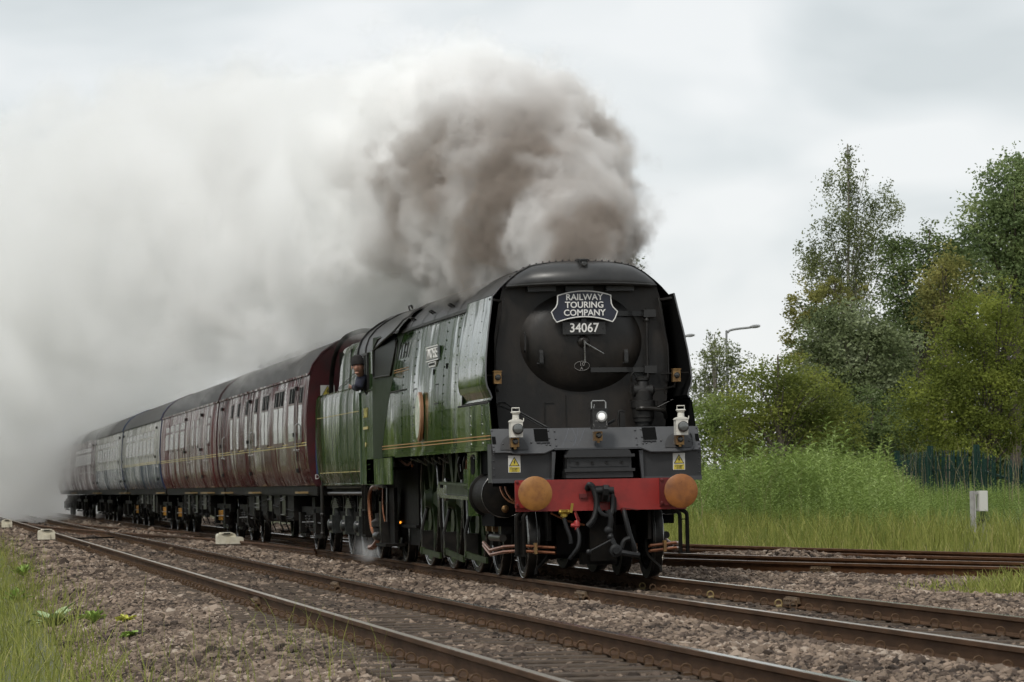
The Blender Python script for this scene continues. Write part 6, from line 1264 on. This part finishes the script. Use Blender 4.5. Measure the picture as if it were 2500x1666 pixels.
def smoke_volume(name, table, lo, hi, res, mat_, s1, s2, a1, a2, edge, fade, off, gap=None):
    t = bpy.data.node_groups.new(name, 'GeometryNodeTree'); t.interface.new_socket('Geometry', in_out='OUTPUT', socket_type='NodeSocketGeometry')
    g = G(t); out = N('NodeGroupOutput', t); vc = N('GeometryNodeVolumeCube', t); sm_ = N('GeometryNodeSetMaterial', t); sm_.inputs['Material'].default_value = mat_
    t.links.new(vc.outputs[0], sm_.inputs[0]); t.links.new(sm_.outputs[0], out.inputs[0])
    vc.inputs['Min'].default_value = lo; vc.inputs['Max'].default_value = hi
    for i, k in enumerate('XYZ'): vc.inputs['Resolution '+k].default_value = int((hi[i]-lo[i])/res)
    pos = N('GeometryNodeInputPosition', t).outputs[0]; sp = N('ShaderNodeSeparateXYZ', t); t.links.new(pos, sp.inputs[0]); X, Y, Z = sp.outputs
    zc, R, dn, xc = [g.curve(Y, table, k) for k in (1, 2, 3, 4)]
    # the air rolls: shift the sampling point by a slow noise first
    dx = g.m('DIVIDE', g.m('SUBTRACT', X, xc), R); dz = g.m('DIVIDE', g.m('SUBTRACT', Z, zc), R)
    d = g.m('SQRT', g.m('ADD', g.m('MULTIPLY', dx, dx), g.m('MULTIPLY', dz, dz)))
    n1 = g.noise(pos, s1, 1.5, .5, off); bil = g.m('ABSOLUTE', g.m('SUBTRACT', g.m('MULTIPLY', n1, 2.0), 1.0))      # 0 in the creases between billows
    n0 = g.noise(pos, s1*.42, 1.0, .5, (off[1], off[2], off[0]))
    n2 = g.noise(pos, s2, 5.0, .66, (off[2]+4, off[0], off[1]))
    d = g.m('ADD', d, g.m('MULTIPLY', g.m('SUBTRACT', n0, .5), a1)); d = g.m('SUBTRACT', d, g.m('MULTIPLY', bil, a1*.8)); d = g.m('ADD', d, g.m('MULTIPLY', g.m('SUBTRACT', n2, .5), a2))
    dens = g.m('MULTIPLY', g.smooth(d, 1.0, 1.0-edge), dn)
    dens = g.m('MULTIPLY', dens, g.m('MULTIPLY', g.smooth(Y, fade[0], fade[1]), g.smooth(Y, fade[3], fade[2])))
    dens = g.m('MULTIPLY', dens, g.smooth(n2, .35, .58, .12, 1.0))
    if gap:      # clear air between separate puffs
        n5 = g.noise(pos, s1*1.1, 4.0, .55, (off[0]+20, off[2], off[1])); dens = g.m('MULTIPLY', dens, g.smooth(n5, gap[0], gap[1], gap[2], 1.0))
    t.links.new(dens, vc.inputs['Density'])
    me = bpy.data.volumes.new(name); o = bpy.data.objects.new(name, me); COL.objects.link(o); md = o.modifiers.new('smoke', 'NODES'); md.node_group = t; me.materials.append(mat_)
    return o
def smoke_mat(name, stops, nscale, nlo, aniso=-.1, soot=(.43, .375, .33), pale=(.999, .998, .996), high=None):
    m = bpy.data.materials.new(name); m.use_nodes = True; t = m.node_tree; t.nodes.clear(); l = t.links.new; g = G(t)
    out = N('ShaderNodeOutputMaterial', t); vol = N('ShaderNodeVolumePrincipled', t); l(vol.outputs[0], out.inputs['Volume']); vol.inputs['Anisotropy'].default_value = aniso; vol.inputs['Density'].default_value = 1.0
    pos = N('ShaderNodeNewGeometry', t).outputs['Position']; sp = N('ShaderNodeSeparateXYZ', t); l(pos, sp.inputs[0])
    n = g.noise(pos, nscale, 2.0, .55, (5.4, 1.7, 8.2)); k = g.m('MULTIPLY', g.curve(sp.outputs[1], stops, 1), g.smooth(n, .40, .60, nlo, 1.0), True)
    if high: k = g.m('MULTIPLY', k, g.smooth(sp.outputs[2], high[0], high[1], high[2], 1.0))
    mc = N('ShaderNodeMixRGB', t); mc.inputs[1].default_value = (*pale, 1); mc.inputs[2].default_value = (*soot, 1); l(k, mc.inputs[0]); l(mc.outputs[0], vol.inputs['Color'])
    return m
# y, height of the core, radius, density per metre, sideways drift
NEARS = [(0, 3.7, .3, 0, 0), (1.7, 3.75, .32, 6, 0), (2.6, 4.1, .60, 8, 0), (4, 4.6, .98, 7, -.03), (6, 5.0, 1.28, 6.0, -.08), (9, 5.3, 1.48, 4.6, -.12), (13, 5.5, 1.62, 3.2, -.2), (18, 5.7, 1.8, 2.2, -.2)]
MIDS = [(0, 5.4, 1.6, 0, 0), (12, 5.5, 1.6, 2.6, -.2), (22, 5.9, 1.95, 2.0, -.25), (30, 6.35, 2.3, 1.35, -.35), (42, 7.0, 2.8, .95, -.6), (58, 7.8, 3.2, .62, -.9)]
FARS = [(0, 6, 2, 0, 0), (42, 7.0, 2.8, .95, -.6), (60, 7.9, 3.3, .6, -1.0), (90, 9.0, 4.4, .45, -1.8), (115, 9.0, 6.0, .35, -3.0), (135, 7.0, 7.5, .32, -4.6), (170, 6.0, 8.5, .25, -6.5), (240, 6, 9.5, .08, -8.5)]
near_m = smoke_mat('smoke_near', [(0, .9), (3, 1.0), (6, .85), (8, .42), (10.5, .10), (13, .01), (18, 0.0), (60, 0.0)], .8, .25, high=(6.5, 5.3, .28)); mid_m = smoke_mat('smoke_mid', [(0, .055), (20, .05), (40, .035), (300, .03)], .42, 0); far_m = smoke_mat('smoke_far', [(0, .022), (300, .02)], .13, 0)
o = smoke_volume('smoke_plume', NEARS, (-3.4, 1.6, 3.4), (3.0, 17.5, 8.8), .045, near_m, .60, 2.0, 1.15, 1.75, .07, (1.6, 2.0, 13.5, 17.5), (3.1, 7.7, 1.3))
tag(o, 'dense brown and grey smoke billowing from the chimney above the locomotive', 'smoke', kind='stuff')
o = smoke_volume('trailing_smoke', MIDS, (-5.6, 13.5, 3.0), (4.2, 55, 12.5), .075, mid_m, .42, 1.3, 1.25, 1.9, .10, (13.5, 17.5, 44, 55), (5.3, 2.7, 9.1), (.47, .53, .03))
tag(o, 'pale smoke trailing low over the tender and the maroon carriages', 'smoke', kind='stuff')
o = smoke_volume('drifting_smoke', FARS, (-19, 44, -.15), (8, 235, 21), .32, far_m, .17, .50, 1.6, 1.8, .2, (44, 55, 190, 232), (1.1, 2.7, 6.3), (.46, .54, .05))
tag(o, 'smoke spreading wide behind the train and settling across the far tracks', 'smoke', kind='stuff')

o = smoke_volume('leaking_steam', [(0, .2, .1, 0, -1.1), (13.5, .10, .07, 1.2, -1.1), (14.3, .13, .18, .6, -1.12), (15.0, .18, .26, .25, -1.12), (15.6, .4, .3, 0, -1.1)], (-1.75, 13.4, -.14), (-.6, 15.5, .85), .05, far_m, 1.8, 4.0, .9, 1.2, .5, (13.4, 13.6, 14.8, 15.5), (2, 5, 1))
tag(o, 'small wisp of white steam leaking beside the rail below the tender step', 'steam', kind='stuff')
